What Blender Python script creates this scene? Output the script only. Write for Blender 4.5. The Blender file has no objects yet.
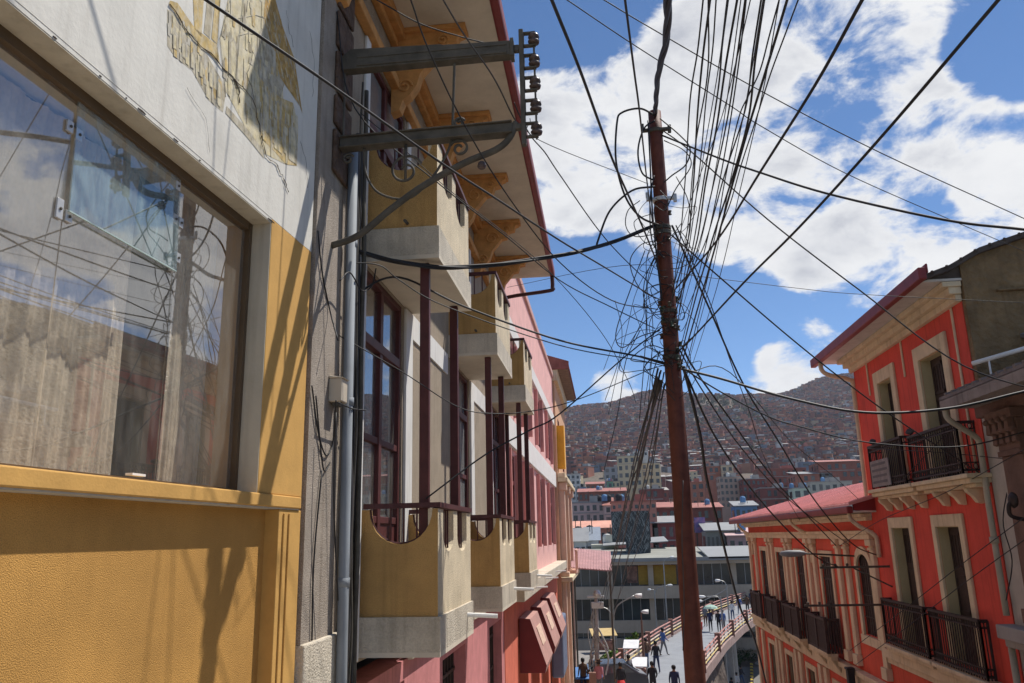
import bpy, bmesh, math, random
from mathutils import Vector, Matrix
random.seed(7)
R = math.radians
scene = bpy.context.scene
col = scene.collection
PI = math.pi

# ------------------------------------------------------------------ camera
# world axes: +Y runs down the street, +X to the right, camera at the origin
CAM = Matrix(((0.993101242442325, 0.049016971370547, 0.10652351279022446),
              (0.11512707908861287, -0.23510161413885156, -0.9651284819596978),
              (-0.022263825368395624, 0.9707340354324481, -0.23912288584115082)))
FPX = 796.4
def at(px, py, Y):                       # a photo point at the distance Y down the street
    d = CAM @ Vector((px - 512, 341 - py, -FPX))
    return d * (Y / d.y)
def atx(px, py, X):                      # a photo point on the vertical plane x = X
    d = CAM @ Vector((px - 512, 341 - py, -FPX))
    return d * (X / d.x)
def atz(px, py, Z):
    d = CAM @ Vector((px - 512, 341 - py, -FPX))
    return d * (Z / d.z)
def direction(px, py):
    return (CAM @ Vector((px - 512, 341 - py, -FPX))).normalized()

cam_data = bpy.data.cameras.new('camera')
cam_data.lens = 28.0; cam_data.sensor_width = 36.0
cam_data.clip_start = 0.05; cam_data.clip_end = 9000
cam = bpy.data.objects.new('camera', cam_data)
cam.matrix_world = CAM.to_4x4()
col.objects.link(cam); scene.camera = cam

# ------------------------------------------------------------------ mesh builder
ORG = {}
class MB:
    def __init__(s): s.v = []; s.f = []; s.m = []
    def box(s, x0, x1, y0, y1, z0, z1, m=0):
        if x0 > x1: x0, x1 = x1, x0
        if y0 > y1: y0, y1 = y1, y0
        if z0 > z1: z0, z1 = z1, z0
        b = len(s.v)
        s.v += [(x, y, z) for z in (z0, z1) for y in (y0, y1) for x in (x0, x1)]
        for f in ((0,2,3,1),(4,5,7,6),(0,1,5,4),(2,6,7,3),(0,4,6,2),(1,3,7,5)):
            s.f.append(tuple(b + i for i in f)); s.m.append(m)
        return s
    def obox(s, c, ax, ay, az, m=0):     # oriented box from centre and three half-axes
        c, ax, ay, az = Vector(c), Vector(ax), Vector(ay), Vector(az)
        b = len(s.v)
        s.v += [tuple(c + i*ax + j*ay + k*az) for k in (-1,1) for j in (-1,1) for i in (-1,1)]
        for f in ((0,2,3,1),(4,5,7,6),(0,1,5,4),(2,6,7,3),(0,4,6,2),(1,3,7,5)):
            s.f.append(tuple(b + i for i in f)); s.m.append(m)
        return s
    def bar(s, p, q, w, h, m=0):         # a straight square bar
        p, q = Vector(p), Vector(q); d = q - p; L = d.length
        if L < 1e-6: return s
        d.normalize(); up = Vector((0,0,1)) if abs(d.z) < .9 else Vector((1,0,0))
        a = d.cross(up).normalized(); u = a.cross(d)
        return s.obox((p+q)/2, d*L/2, a*w/2, u*h/2, m)
    def prism(s, poly, vec, m=0, mside=None):
        vec = Vector(vec); b = len(s.v); n = len(poly)
        s.v += [tuple(p) for p in poly] + [tuple(Vector(p) + vec) for p in poly]
        s.f.append(tuple(range(b, b+n))); s.m.append(m)
        s.f.append(tuple(range(b+2*n-1, b+n-1, -1))); s.m.append(m)
        for i in range(n):
            j = (i+1) % n
            s.f.append((b+i, b+n+i, b+n+j, b+j)); s.m.append(m if mside is None else mside)
        return s
    def poly(s, pts, m=0):
        b = len(s.v); s.v += [tuple(p) for p in pts]
        s.f.append(tuple(range(b, b+len(pts)))); s.m.append(m); return s
    def tube(s, pts, r, n=6, m=0, cap=True):
        pts = [Vector(p) for p in pts]
        k = len(pts)
        rr = r if isinstance(r, (list, tuple)) else [r]*k
        t0 = (pts[1]-pts[0]).normalized()
        up = Vector((0,0,1)) if abs(t0.z) < .9 else Vector((1,0,0))
        a = t0.cross(up).normalized()
        b = len(s.v)
        for i, p in enumerate(pts):
            t = (pts[min(i+1,k-1)] - pts[max(i-1,0)])
            if t.length < 1e-9: t = t0
            t.normalize()
            a = (a - t*a.dot(t))
            if a.length < 1e-6: a = t.orthogonal()
            a.normalize(); c = t.cross(a)
            for j in range(n):
                w = 2*PI*j/n
                s.v.append(tuple(p + rr[i]*(math.cos(w)*a + math.sin(w)*c)))
        for i in range(k-1):
            for j in range(n):
                j2 = (j+1) % n
                s.f.append((b+i*n+j, b+i*n+j2, b+(i+1)*n+j2, b+(i+1)*n+j)); s.m.append(m)
        if cap:
            s.f.append(tuple(b+j for j in range(n-1,-1,-1))); s.m.append(m)
            s.f.append(tuple(b+(k-1)*n+j for j in range(n))); s.m.append(m)
        return s
    def lathe(s, c, prof, n=16, m=0, axis='z'):
        c = Vector(c); b = len(s.v); k = len(prof)
        for (r, h) in prof:
            for j in range(n):
                w = 2*PI*j/n
                if axis == 'z': o = Vector((r*math.cos(w), r*math.sin(w), h))
                elif axis == 'x': o = Vector((h, r*math.cos(w), r*math.sin(w)))
                else: o = Vector((r*math.sin(w), h, r*math.cos(w)))
                s.v.append(tuple(c + o))
        for i in range(k-1):
            for j in range(n):
                j2 = (j+1) % n
                s.f.append((b+i*n+j, b+i*n+j2, b+(i+1)*n+j2, b+(i+1)*n+j)); s.m.append(m)
        s.f.append(tuple(b+j for j in range(n-1,-1,-1))); s.m.append(m)
        s.f.append(tuple(b+(k-1)*n+j for j in range(n))); s.m.append(m)
        return s
    def grid(s, P, m=0):                 # P[i][j] points
        b = len(s.v); ni = len(P); nj = len(P[0])
        for row in P: s.v += [tuple(p) for p in row]
        for i in range(ni-1):
            for j in range(nj-1):
                s.f.append((b+i*nj+j, b+i*nj+j+1, b+(i+1)*nj+j+1, b+(i+1)*nj+j)); s.m.append(m)
        return s
    def wallx(s, x0, x1, y0, y1, z0, z1, holes=(), m=0):   # wall along y with holes (ya,yb,za,zb)
        ys = sorted({y0, y1} | {v for h in holes for v in h[:2] if y0 < v < y1})
        zs = sorted({z0, z1} | {v for h in holes for v in h[2:] if z0 < v < z1})
        for i in range(len(ys)-1):
            run = None
            for j in range(len(zs)-1):
                cy, cz = (ys[i]+ys[i+1])/2, (zs[j]+zs[j+1])/2
                hole = any(h[0] < cy < h[1] and h[2] < cz < h[3] for h in holes)
                if not hole:
                    run = (run[0], zs[j+1]) if run else (zs[j], zs[j+1])
                if hole or j == len(zs)-2:
                    if run: s.box(x0, x1, ys[i], ys[i+1], run[0], run[1], m)
                    run = None
        return s
    def build(s, name, mats, parent=None, smooth=False, local=False, bevel=0, normals=True):
        me = bpy.data.meshes.new(name)
        org = Vector((0,0,0)) if (local or parent is None) else ORG.get(parent.name, Vector((0,0,0)))
        me.from_pydata([tuple(Vector(p) - org) for p in s.v], [], s.f)
        if not isinstance(mats, (list, tuple)): mats = [mats]
        for mt in mats: me.materials.append(mt)
        me.polygons.foreach_set('material_index', s.m)
        if normals:
            bm = bmesh.new(); bm.from_mesh(me)
            bmesh.ops.recalc_face_normals(bm, faces=bm.faces); bm.to_mesh(me); bm.free()
        if smooth: me.polygons.foreach_set('use_smooth', [True]*len(me.polygons))
        me.update()
        o = bpy.data.objects.new(name, me); col.objects.link(o)
        if parent is not None:
            o.parent = parent; ORG[o.name] = ORG.get(parent.name, Vector((0,0,0)))
        if bevel:
            bv = o.modifiers.new('bevel', 'BEVEL'); bv.width = bevel; bv.segments = 2
            bv.limit_method = 'ANGLE'; bv.angle_limit = R(40)
        return o

def tag(o, label, cat, group=None):
    o['label'] = label; o['category'] = cat
    if group: o['group'] = group
    return o
def thing(name, label, cat, loc=(0,0,0), rotz=0, group=None):
    o = bpy.data.objects.new(name, None); col.objects.link(o)
    o.empty_display_size = .2
    o.location = loc; o.rotation_euler = (0,0,rotz)
    ORG[o.name] = Vector(loc)
    return tag(o, label, cat, group)
def kids(o): return [c for c in list(bpy.data.objects) if c.parent == o]
def copy_tree(o, loc=None, rotz=None, label=None, group=None, parent=None, K=None):
    c = o.copy(); col.objects.link(c)
    if parent is not None: c.parent = parent
    if loc is not None: c.location = loc
    if rotz is not None: c.rotation_euler = (0,0,rotz)
    if label: c['label'] = label
    if group: c['group'] = group
    for ch in o.children:
        copy_tree(ch, parent=c)
    return c
def structure(o): o['kind'] = 'structure'; return o
def catmull(pts, n=6):
    pts = [Vector(p) for p in pts]
    if len(pts) < 3:
        return [pts[0].lerp(pts[-1], i/n) for i in range(n+1)]
    P = [2*pts[0]-pts[1]] + pts + [2*pts[-1]-pts[-2]]
    out = []
    for i in range(1, len(P)-2):
        p0,p1,p2,p3 = P[i-1:i+3]
        for k in range(n):
            t = k/n
            out.append(.5*((2*p1) + (p2-p0)*t + (2*p0-5*p1+4*p2-p3)*t*t + (3*p1-p0-3*p2+p3)*t**3))
    out.append(pts[-1]); return out

# ------------------------------------------------------------------ materials
MATS = {}
def mat(name, c, rough=.85, var=.12, scale=2.5, bump=0, bscale=80, metal=0, streak=0, blotch=0, spec=.3, c2=None, bdist=.01, grain=0, gscale=200):
    if name in MATS: return MATS[name]
    m = bpy.data.materials.new(name); m.use_nodes = True
    nt = m.node_tree; N = nt.nodes; Lk = nt.links
    bs = N['Principled BSDF']
    bs.inputs['Roughness'].default_value = rough
    bs.inputs['Metallic'].default_value = metal
    bs.inputs['Specular IOR Level'].default_value = spec
    tc = N.new('ShaderNodeTexCoord')
    n1 = N.new('ShaderNodeTexNoise'); n1.inputs['Scale'].default_value = scale
    n1.inputs['Detail'].default_value = 7; n1.inputs['Roughness'].default_value = .62
    Lk.new(tc.outputs['Object'], n1.inputs['Vector'])
    r1 = N.new('ShaderNodeMapRange'); r1.inputs['From Min'].default_value = .3; r1.inputs['From Max'].default_value = .7
    Lk.new(n1.outputs['Fac'], r1.inputs['Value'])
    lo = tuple(max(0, x*(1-var)) for x in c); hi = c2 if c2 else tuple(min(1, x*(1+var)) for x in c)
    mx = N.new('ShaderNodeMix'); mx.data_type = 'RGBA'
    mx.inputs['A'].default_value = (*lo, 1); mx.inputs['B'].default_value = (*hi, 1)
    Lk.new(r1.outputs['Result'], mx.inputs['Factor'])
    out = mx.outputs['Result']
    def mul(fac_socket, amount, tint=(0,0,0)):
        nonlocal out
        q = N.new('ShaderNodeMix'); q.data_type = 'RGBA'; q.blend_type = 'MULTIPLY'
        q.inputs['B'].default_value = (*tint, 1)
        sc = N.new('ShaderNodeMath'); sc.operation = 'MULTIPLY'; sc.inputs[1].default_value = amount
        Lk.new(fac_socket, sc.inputs[0]); Lk.new(sc.outputs[0], q.inputs['Factor'])
        Lk.new(out, q.inputs['A']); out = q.outputs['Result']
    if streak:
        mp = N.new('ShaderNodeMapping'); mp.inputs['Scale'].default_value = (9, 9, .55)
        Lk.new(tc.outputs['Object'], mp.inputs['Vector'])
        n2 = N.new('ShaderNodeTexNoise'); n2.inputs['Scale'].default_value = 1.4; n2.inputs['Detail'].default_value = 5
        Lk.new(mp.outputs['Vector'], n2.inputs['Vector'])
        r2 = N.new('ShaderNodeMapRange'); r2.inputs['From Min'].default_value = .52; r2.inputs['From Max'].default_value = .78
        Lk.new(n2.outputs['Fac'], r2.inputs['Value']); mul(r2.outputs['Result'], streak, (.25,.2,.15))
    if blotch:
        n3 = N.new('ShaderNodeTexNoise'); n3.inputs['Scale'].default_value = .9; n3.inputs['Detail'].default_value = 8; n3.inputs['Roughness'].default_value = .7
        Lk.new(tc.outputs['Object'], n3.inputs['Vector'])
        r3 = N.new('ShaderNodeMapRange'); r3.inputs['From Min'].default_value = .5; r3.inputs['From Max'].default_value = .72
        Lk.new(n3.outputs['Fac'], r3.inputs['Value']); mul(r3.outputs['Result'], blotch, (.35,.3,.25))
    if grain:
        n4 = N.new('ShaderNodeTexNoise'); n4.inputs['Scale'].default_value = gscale; n4.inputs['Detail'].default_value = 2
        Lk.new(tc.outputs['Object'], n4.inputs['Vector'])
        r4 = N.new('ShaderNodeMapRange'); r4.inputs['From Min'].default_value = .42; r4.inputs['From Max'].default_value = .62
        Lk.new(n4.outputs['Fac'], r4.inputs['Value']); mul(r4.outputs['Result'], grain, (.3,.26,.22))
    Lk.new(out, bs.inputs['Base Color'])
    if bump:
        nb = N.new('ShaderNodeTexNoise'); nb.inputs['Scale'].default_value = bscale; nb.inputs['Detail'].default_value = 4
        Lk.new(tc.outputs['Object'], nb.inputs['Vector'])
        bp = N.new('ShaderNodeBump'); bp.inputs['Strength'].default_value = bump; bp.inputs['Distance'].default_value = bdist
        Lk.new(nb.outputs['Fac'], bp.inputs['Height']); Lk.new(bp.outputs['Normal'], bs.inputs['Normal'])
    MATS[name] = m
    return m
def glass(name, refl=.12, tint=(.96,.95,.93), rough=.01, dust=.16, dcol=(.55,.53,.48)):
    m = bpy.data.materials.new(name); m.use_nodes = True; nt = m.node_tree; N = nt.nodes; Lk = nt.links
    N.remove(N['Principled BSDF'])
    tr = N.new('ShaderNodeBsdfTransparent'); tr.inputs[0].default_value = (*tint, 1)
    gl = N.new('ShaderNodeBsdfGlossy'); gl.inputs['Roughness'].default_value = rough; gl.inputs['Color'].default_value = (1,1,1,1)
    lw = N.new('ShaderNodeLayerWeight'); lw.inputs['Blend'].default_value = .18
    ge = N.new('ShaderNodeNewGeometry')
    iv = N.new('ShaderNodeMath'); iv.operation = 'SUBTRACT'; iv.inputs[0].default_value = 1; Lk.new(ge.outputs['Backfacing'], iv.inputs[1])
    a0 = N.new('ShaderNodeMath'); a0.operation = 'ADD'; a0.inputs[1].default_value = refl; a0.use_clamp = True
    Lk.new(lw.outputs['Fresnel'], a0.inputs[0])
    ad = N.new('ShaderNodeMath'); ad.operation = 'MULTIPLY'; Lk.new(a0.outputs[0], ad.inputs[0]); Lk.new(iv.outputs[0], ad.inputs[1])
    mx = N.new('ShaderNodeMixShader'); Lk.new(ad.outputs[0], mx.inputs[0]); Lk.new(tr.outputs[0], mx.inputs[1]); Lk.new(gl.outputs[0], mx.inputs[2])
    # a film of dust
    tc = N.new('ShaderNodeTexCoord'); mp = N.new('ShaderNodeMapping'); mp.inputs['Scale'].default_value = (6,6,1.2)
    ns = N.new('ShaderNodeTexNoise'); ns.inputs['Scale'].default_value = 2; ns.inputs['Detail'].default_value = 8; ns.inputs['Roughness'].default_value = .7
    Lk.new(tc.outputs['Object'], mp.inputs['Vector']); Lk.new(mp.outputs['Vector'], ns.inputs['Vector'])
    mr = N.new('ShaderNodeMapRange'); mr.inputs['From Min'].default_value = .35; mr.inputs['From Max'].default_value = .8
    mr.inputs['To Min'].default_value = .03; mr.inputs['To Max'].default_value = dust
    Lk.new(ns.outputs['Fac'], mr.inputs['Value'])
    df = N.new('ShaderNodeBsdfDiffuse'); df.inputs[0].default_value = (*dcol,1)
    m2 = N.new('ShaderNodeMixShader'); Lk.new(mr.outputs['Result'], m2.inputs[0]); Lk.new(mx.outputs[0], m2.inputs[1]); Lk.new(df.outputs[0], m2.inputs[2])
    Lk.new(m2.outputs[0], N['Material Output'].inputs['Surface'])
    return m

STUCCO = mat('yellow stucco', (.57,.305,.08), bump=.8, bscale=170, var=.18, scale=1.3, streak=.08, blotch=.30, bdist=.010, grain=.28, gscale=150)
YPAINT = mat('yellow paint', (.58,.33,.095), bump=.15, bscale=60, var=.10, scale=5, blotch=.2)
WHITEP = mat('white wall paint', (.66,.63,.56), bump=.2, bscale=30, var=.07, scale=3, streak=.22, blotch=.2)
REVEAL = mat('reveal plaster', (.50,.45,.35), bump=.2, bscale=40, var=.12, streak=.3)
SOFFIT = mat('soffit plaster', (.64,.565,.45), bump=.15, bscale=20, var=.10, blotch=.3)
GREYRC = mat('grey roughcast', (.44,.375,.31), bump=1, bscale=120, var=.2, streak=.35, blotch=.3, grain=.5, gscale=150, bdist=.015)
TANRC = mat('tan roughcast', (.76,.64,.45), bump=.9, bscale=100, var=.16, grain=.34, gscale=120, streak=.3, blotch=.2, bdist=.012)
OCHRC = mat('ochre roughcast', (.56,.335,.12), bump=.7, bscale=110, var=.18, scale=1.6, grain=.2, gscale=110, streak=.35, blotch=.3, bdist=.02)
BASERC = mat('pale base roughcast', (.62,.55,.44), bump=.8, bscale=70, var=.14, grain=.18, gscale=70, streak=.35, blotch=.45, bdist=.02)
WALLRC = mat('beige wall roughcast', (.44,.36,.27), bump=.9, bscale=110, var=.12, grain=.45, gscale=110, streak=.25, bdist=.015)
TRIMW = mat('white trim', (.70,.68,.64), bump=.1, var=.06, streak=.3)
MAROON = mat('maroon painted wood', (.095,.028,.026), rough=.5, var=.2, scale=8)
MAROONM = mat('maroon painted steel', (.085,.030,.030), rough=.5, var=.25, scale=10)
GUTTER = mat('red gutter', (.21,.035,.035), rough=.5, var=.2, scale=4)
ORANGE = mat('orange moulding', (.56,.28,.095), rough=.8, var=.2, scale=9, bump=.2, bscale=40)
PINKW = mat('pink wall', (.56,.22,.22), bump=.2, bscale=40, var=.14, streak=.4, blotch=.3)
PINKL = mat('pale pink wall', (.74,.43,.39), bump=.2, bscale=40, var=.10, streak=.3, blotch=.2)
DARKDOOR = mat('dark brown door', (.045,.030,.024), rough=.6, var=.3, scale=12)
REDP = mat('vermilion wall', (.66,.080,.052), bump=.25, bscale=18, var=.13, scale=1.1, streak=.38, blotch=.28)
REDO = mat('orange red wall', (.65,.100,.056), bump=.25, bscale=18, var=.13, scale=1.1, streak=.38, blotch=.28)
CREAM = mat('cream trim', (.66,.54,.36), bump=.2, bscale=30, var=.12, streak=.4, blotch=.3)
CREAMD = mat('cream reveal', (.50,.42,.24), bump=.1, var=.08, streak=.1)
IRON = mat('wrought iron', (.035,.024,.022), rough=.6, var=.3, scale=10)
ADOBE = mat('adobe wall', (.20,.135,.068), bump=1, bscale=9, var=.35, scale=2.2, blotch=.5, streak=.3, bdist=.08)
TINPINK = mat('pink tin roof', (.74,.37,.35), rough=.6, var=.14, scale=1.2, blotch=.25, streak=.2)
TINGREY = mat('grey tin', (.24,.22,.215), rough=.5, var=.2, scale=2)
BROWNST = mat('brown stone', (.17,.10,.075), bump=.5, bscale=25, var=.25, blotch=.3, bdist=.03)
GREYPL = mat('grey plaster', (.46,.42,.37), bump=.2, bscale=30, var=.12, streak=.3)
RUST = mat('rust red pole paint', (.125,.038,.024), rough=.65, var=.3, scale=9, bump=.2, bscale=50, streak=.3)
STEEL = mat('galvanised steel', (.34,.34,.33), rough=.45, var=.2, scale=6, metal=.6)
DSTEEL = mat('weathered dark steel', (.088,.078,.062), rough=.7, var=.35, scale=7, bump=.2, bscale=60)
LSTEEL = mat('bright clip metal', (.55,.54,.52), rough=.4, var=.1, metal=.5)
CABLE = mat('black cable sheath', (.022,.021,.022), rough=.55, var=.3, scale=3)
CABLEG = mat('grey cable sheath', (.06,.055,.055), rough=.6, var=.3, scale=3)
PIPEG = mat('grey pvc pipe', (.25,.27,.29), rough=.7, var=.12, scale=3, streak=.2)
PORCEL = mat('brown porcelain', (.085,.06,.055), rough=.3, var=.3, scale=10)
CURTAIN = mat('beige curtain', (.74,.66,.54), rough=.95, var=.22, scale=14, streak=.3, bump=.5, bscale=60)
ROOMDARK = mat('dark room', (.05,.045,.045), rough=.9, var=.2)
WHITE = mat('white paint', (.78,.77,.74), rough=.6, var=.06)
ASPHALT = mat('asphalt', (.16,.15,.14), bump=.3, bscale=80, var=.2)
PAVING = mat('pavement slabs', (.38,.35,.31), bump=.2, bscale=30, var=.15)
GROUND = mat('earth', (.15,.125,.10), bump=.3, bscale=3, var=.3, scale=.05, c2=(.17,.15,.105))
PANE = mat('window pane', (.10,.11,.12), rough=.06, var=.4, scale=1.2, spec=1.0)
PANEC = mat('curtained pane', (.24,.24,.235), rough=.08, var=.3, scale=2.0, spec=.9)
GLASS = glass('shop glass', .22)
GLASSD = glass('dusty vent glass', .22, dust=.55, dcol=(.42,.55,.56))
def GZ(Y):
    if Y <= 1: return -2.3
    if Y >= 38: return -7.6
    t = (Y-1)/37; return -2.3 - 5.3*t

# ================================================================== yellow house (left foreground)
TH = -math.atan(.043)
YEL = thing('yellow_house', 'yellow and white plastered house with a large glazed window at the near left', 'house', (-2.2, 5.70, 0), TH)
def yl(px, py, off=0):                 # photo point -> this house's own wall coordinates
    n = Vector((1, -.043, 0)); p0 = Vector((-2.2, 5.7, 0)) + n.normalized()*off
    d = CAM @ Vector((px-512, 341-py, -FPX)); w = d*(p0.dot(n)/d.dot(n))
    l = Matrix.Rotation(-TH, 3, 'Z') @ (w - Vector((-2.2, 5.7, 0)))
    return l
WY0, WY1, WZ0, WZ1 = -4.6, -.69, .32, 2.19
b = MB()
b.wallx(-.45, -.10, -9, -.36, -3.2, .225, m=0)
b.build('lower_wall', STUCCO, YEL, local=True)
b = MB(); b.box(-.45, 0, -.36, 0, -3.2, .225)
b.box(0, .012, -.30, -.29, -3.2, .20); b.box(0, .012, -.215, -.205, -3.2, .20)
b.build('pilaster', YPAINT, YEL, local=True, bevel=.006)
b = MB(); b.box(-.30, .015, WY0, -.03, .235, .318); b.build('sill', YPAINT, YEL, local=True, bevel=.008)
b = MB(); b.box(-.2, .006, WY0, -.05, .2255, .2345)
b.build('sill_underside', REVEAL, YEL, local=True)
b = MB(); b.box(-.45, 0, -.69, 0, .3185, 2.215); b.build('window_pier', YPAINT, YEL, local=True, bevel=.006)
b = MB(); b.box(-.45, -.002, WY0+.001, -.69, 2.19, 2.216); b.box(-.45, .0, -9, WY0, .235, 6.4)
b.box(-.45, 0, WY0, 0, 2.216, 6.4)
b.build('upper_wall', WHITEP, YEL, local=True)
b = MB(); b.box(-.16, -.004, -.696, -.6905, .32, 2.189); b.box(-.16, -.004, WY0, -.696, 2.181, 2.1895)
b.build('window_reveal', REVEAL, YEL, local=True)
b = MB(); b.box(-6, -.45, -9, -8.8, -3.2, 6.4); b.box(-6, -.45, -.2, 0, -3.2, 6.4); b.box(-6, -5.8, -8.8, -.2, -3.2, 6.4)
b.build('back_walls', GREYPL, YEL, local=True)
b = MB(); b.box(-6, 0, -9, 0, 6.4, 6.55); b.build('roof', TINGREY, YEL, local=True)
# room behind the window
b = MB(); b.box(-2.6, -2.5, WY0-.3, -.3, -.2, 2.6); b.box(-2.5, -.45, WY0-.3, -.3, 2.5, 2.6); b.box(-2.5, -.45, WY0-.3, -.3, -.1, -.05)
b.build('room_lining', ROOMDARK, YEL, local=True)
# window
win = MB()
fr = mat('brown window frame', (.12,.08,.045), rough=.5, var=.2)
win.box(-.20, -.14, WY1-.042, WY1-.006, .32, 2.18); win.box(-.20, -.14, WY0, WY1-.055, 2.125, 2.18); win.box(-.20, -.14, WY0, WY1-.055, .32, .345)
W = win.build('window_frame', fr, YEL, local=True)
s1 = yl(64,200,-.17).y; s2 = yl(178,200,-.17).y
edges = [WY0, s1, s2, WY1-.055]
for k in range(3):
    a, c = edges[k], edges[k+1]
    b = MB()
    if k == 1: b.box(-.175, -.168, a+.004, c-.004, .35, 1.56)
    else: b.box(-.175, -.168, a+.004, c-.004, .35, 2.12)
    b.build('glass_pane', GLASS, W, local=True)
b = MB()                                              # the tilted vent pane between the seams
b.prism([(-.165, s1+.005, 2.12), (-.157, s1+.005, 2.12), (-.138, s1+.005, 1.545), (-.146, s1+.005, 1.545)], (0, s2-s1-.01, 0))
b.build('vent_pane', GLASSD, W, local=True)
egl = mat('pale glass edge', (.42,.52,.50), rough=.3, var=.1)
b = MB(); b.box(-.147, -.137, s1+.004, s2-.004, 1.541, 1.547); b.build('pane_edge', egl, W, local=True)
for (yy, zz, dz) in ((s1-.032, 1.965, .03), (s1+.032, 1.955, .03), (s1-.035, 1.54, .05), (s1+.028, 1.525, .028), (s2+.03, 1.64, .03), (s2-.03, 1.57, .035), (s2-.03, 2.07, .028), (s2-.03, 1.86, .032), (s2+.03, 1.86, .032)):
    b = MB(); b.box(-.166, -.154, yy-.022, yy+.022, zz-dz, zz+dz)
    b.lathe((-.153, yy, zz), [(.008, 0), (.008, .006)], 10, 1, 'x')
    b.build('glass_clamp', [LSTEEL, DSTEEL], W, local=True, bevel=.008)
b = MB(); b.box(-.1, -.06, s1+.55, s1+.66, .346, .358); b.build('putty_patch', WHITE, W, local=True)
def curtain(y0, y1, z0, z1, x, folds, amp, skew=0):
    P = []
    nz, ny = 10, folds*10
    for i in range(nz+1):
        t = i/nz; row = []
        for j in range(ny+1):
            u = j/ny
            yy = y0 + (y1-y0)*u + skew*(t)*.15*math.sin(u*3)
            xx = x + amp*(math.sin(u*folds*1.1*PI + 2.2*math.sin(u*17) + .9*math.sin(t*3+u*9)) + .35*math.sin(u*folds*4.1*PI + 1 + t) + 1.3*math.sin(u*folds*.37*PI + t*.6))
            row.append((xx, yy, z0 + (z1-z0)*t))
        P.append(row)
    return P
b = MB(); b.grid(curtain(WY0, -1.62, .3, 2.16, -.40, 30, .011, 1)); b.build('curtain', CURTAIN, YEL, smooth=True, local=True, normals=False)
b = MB(); b.grid(curtain(-1.20, -.72, .3, 2.3, -.40, 9, .010, 1)); b.build('curtain', CURTAIN, YEL, smooth=True, local=True, normals=False)

# faded mural of a church on the white wall, with cracks
def worn(name, c, keep=.5):
    m = mat(name, c, var=.35, scale=16, streak=.5, blotch=.4)
    nt = m.node_tree; N = nt.nodes; bs = N['Principled BSDF']; src = bs.inputs['Base Color'].links[0].from_socket
    tc = N.new('ShaderNodeTexCoord'); mp = N.new('ShaderNodeMapping'); mp.inputs['Scale'].default_value = (1, 1, .6); nt.links.new(tc.outputs['Object'], mp.inputs['Vector'])
    ns = N.new('ShaderNodeTexNoise'); ns.inputs['Scale'].default_value = 17; ns.inputs['Detail'].default_value = 9; ns.inputs['Roughness'].default_value = .72; nt.links.new(mp.outputs[0], ns.inputs['Vector'])
    mr = N.new('ShaderNodeMapRange'); mr.inputs['From Min'].default_value = keep-.10; mr.inputs['From Max'].default_value = keep+.16; mr.inputs['To Max'].default_value = .7; nt.links.new(ns.outputs['Fac'], mr.inputs['Value'])
    mx = N.new('ShaderNodeMix'); mx.data_type = 'RGBA'; mx.inputs['B'].default_value = (.64,.60,.50,1); nt.links.new(mr.outputs[0], mx.inputs['Factor']); nt.links.new(src, mx.inputs['A']); nt.links.new(mx.outputs['Result'], bs.inputs['Base Color'])
    return m
MU = [worn('mural ochre', (.52,.37,.14), .54), worn('mural grey', (.42,.36,.25), .52), worn('mural pale stone', (.58,.49,.29), .50), worn('mural roof orange', (.47,.29,.09), .60),
      worn('mural umber', (.37,.31,.21), .52), worn('mural line', (.38,.34,.27), .46)]
def mpt(x, y, off): return yl(160 + x/3.4176, y/3.4176, off)
b = MB()
def mpoly(pts, m, off): b.poly([mpt(x, y, off) for x, y in pts], m)
rm = random.Random(21)
mpoly([(25,30),(25,155),(50,192),(110,240),(165,340),(215,382),(228,300),(140,150),(70,50)], 1, .0010)
mpoly([(240,-40),(205,130),(225,310),(290,430),(350,520),(400,545),(430,560),(420,290),(355,60),(362,-40)], 2, .0014)
mpoly([(30,12),(140,155),(205,215),(195,150),(120,95),(60,8),(35,0)], 0, .0018)
mpoly([(112,-40),(118,98),(142,125),(152,-40)], 0, .0018); mpoly([(165,-40),(150,110),(172,130),(190,-40)], 1, .0018); mpoly([(192,-40),(176,130),(196,150),(210,-40)], 0, .0022)
mpoly([(362,-40),(355,60),(412,265),(480,362),(487,388),(460,200),(420,90),(385,-40)], 3, .0026)
mpoly([(355,60),(322,180),(340,262),(372,300),(412,332),(425,285),(412,265),(385,150)], 4, .0024)
mpoly([(340,262),(345,470),(395,520),(430,560),(468,565),(472,430),(455,350),(412,332),(372,300)], 0, .0022)
mpoly([(228,360),(300,440),(352,512),(356,540),(300,470),(225,385)], 1, .0024)
def inside(p, P):
    r = False
    for (x0,y0),(x1,y1) in zip(P, P[1:]+P[:1]):
        if (y0 > p[1]) != (y1 > p[1]) and p[0] < (x1-x0)*(p[1]-y0)/(y1-y0)+x0: r = not r
    return r
Z1 = [(25,30),(25,155),(50,192),(110,240),(165,340),(215,382),(228,300),(140,150),(70,50)]
Z2 = [(240,-40),(205,130),(225,310),(290,430),(350,520),(400,545),(430,560),(420,290),(355,60),(362,-40)]
Z3 = [(340,262),(345,470),(395,520),(430,560),(468,565),(472,430),(455,350),(412,332),(372,300)]
Z4 = [(362,-40),(355,60),(412,265),(480,362),(487,388),(460,200),(420,90),(385,-40)]
q = 0
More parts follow.
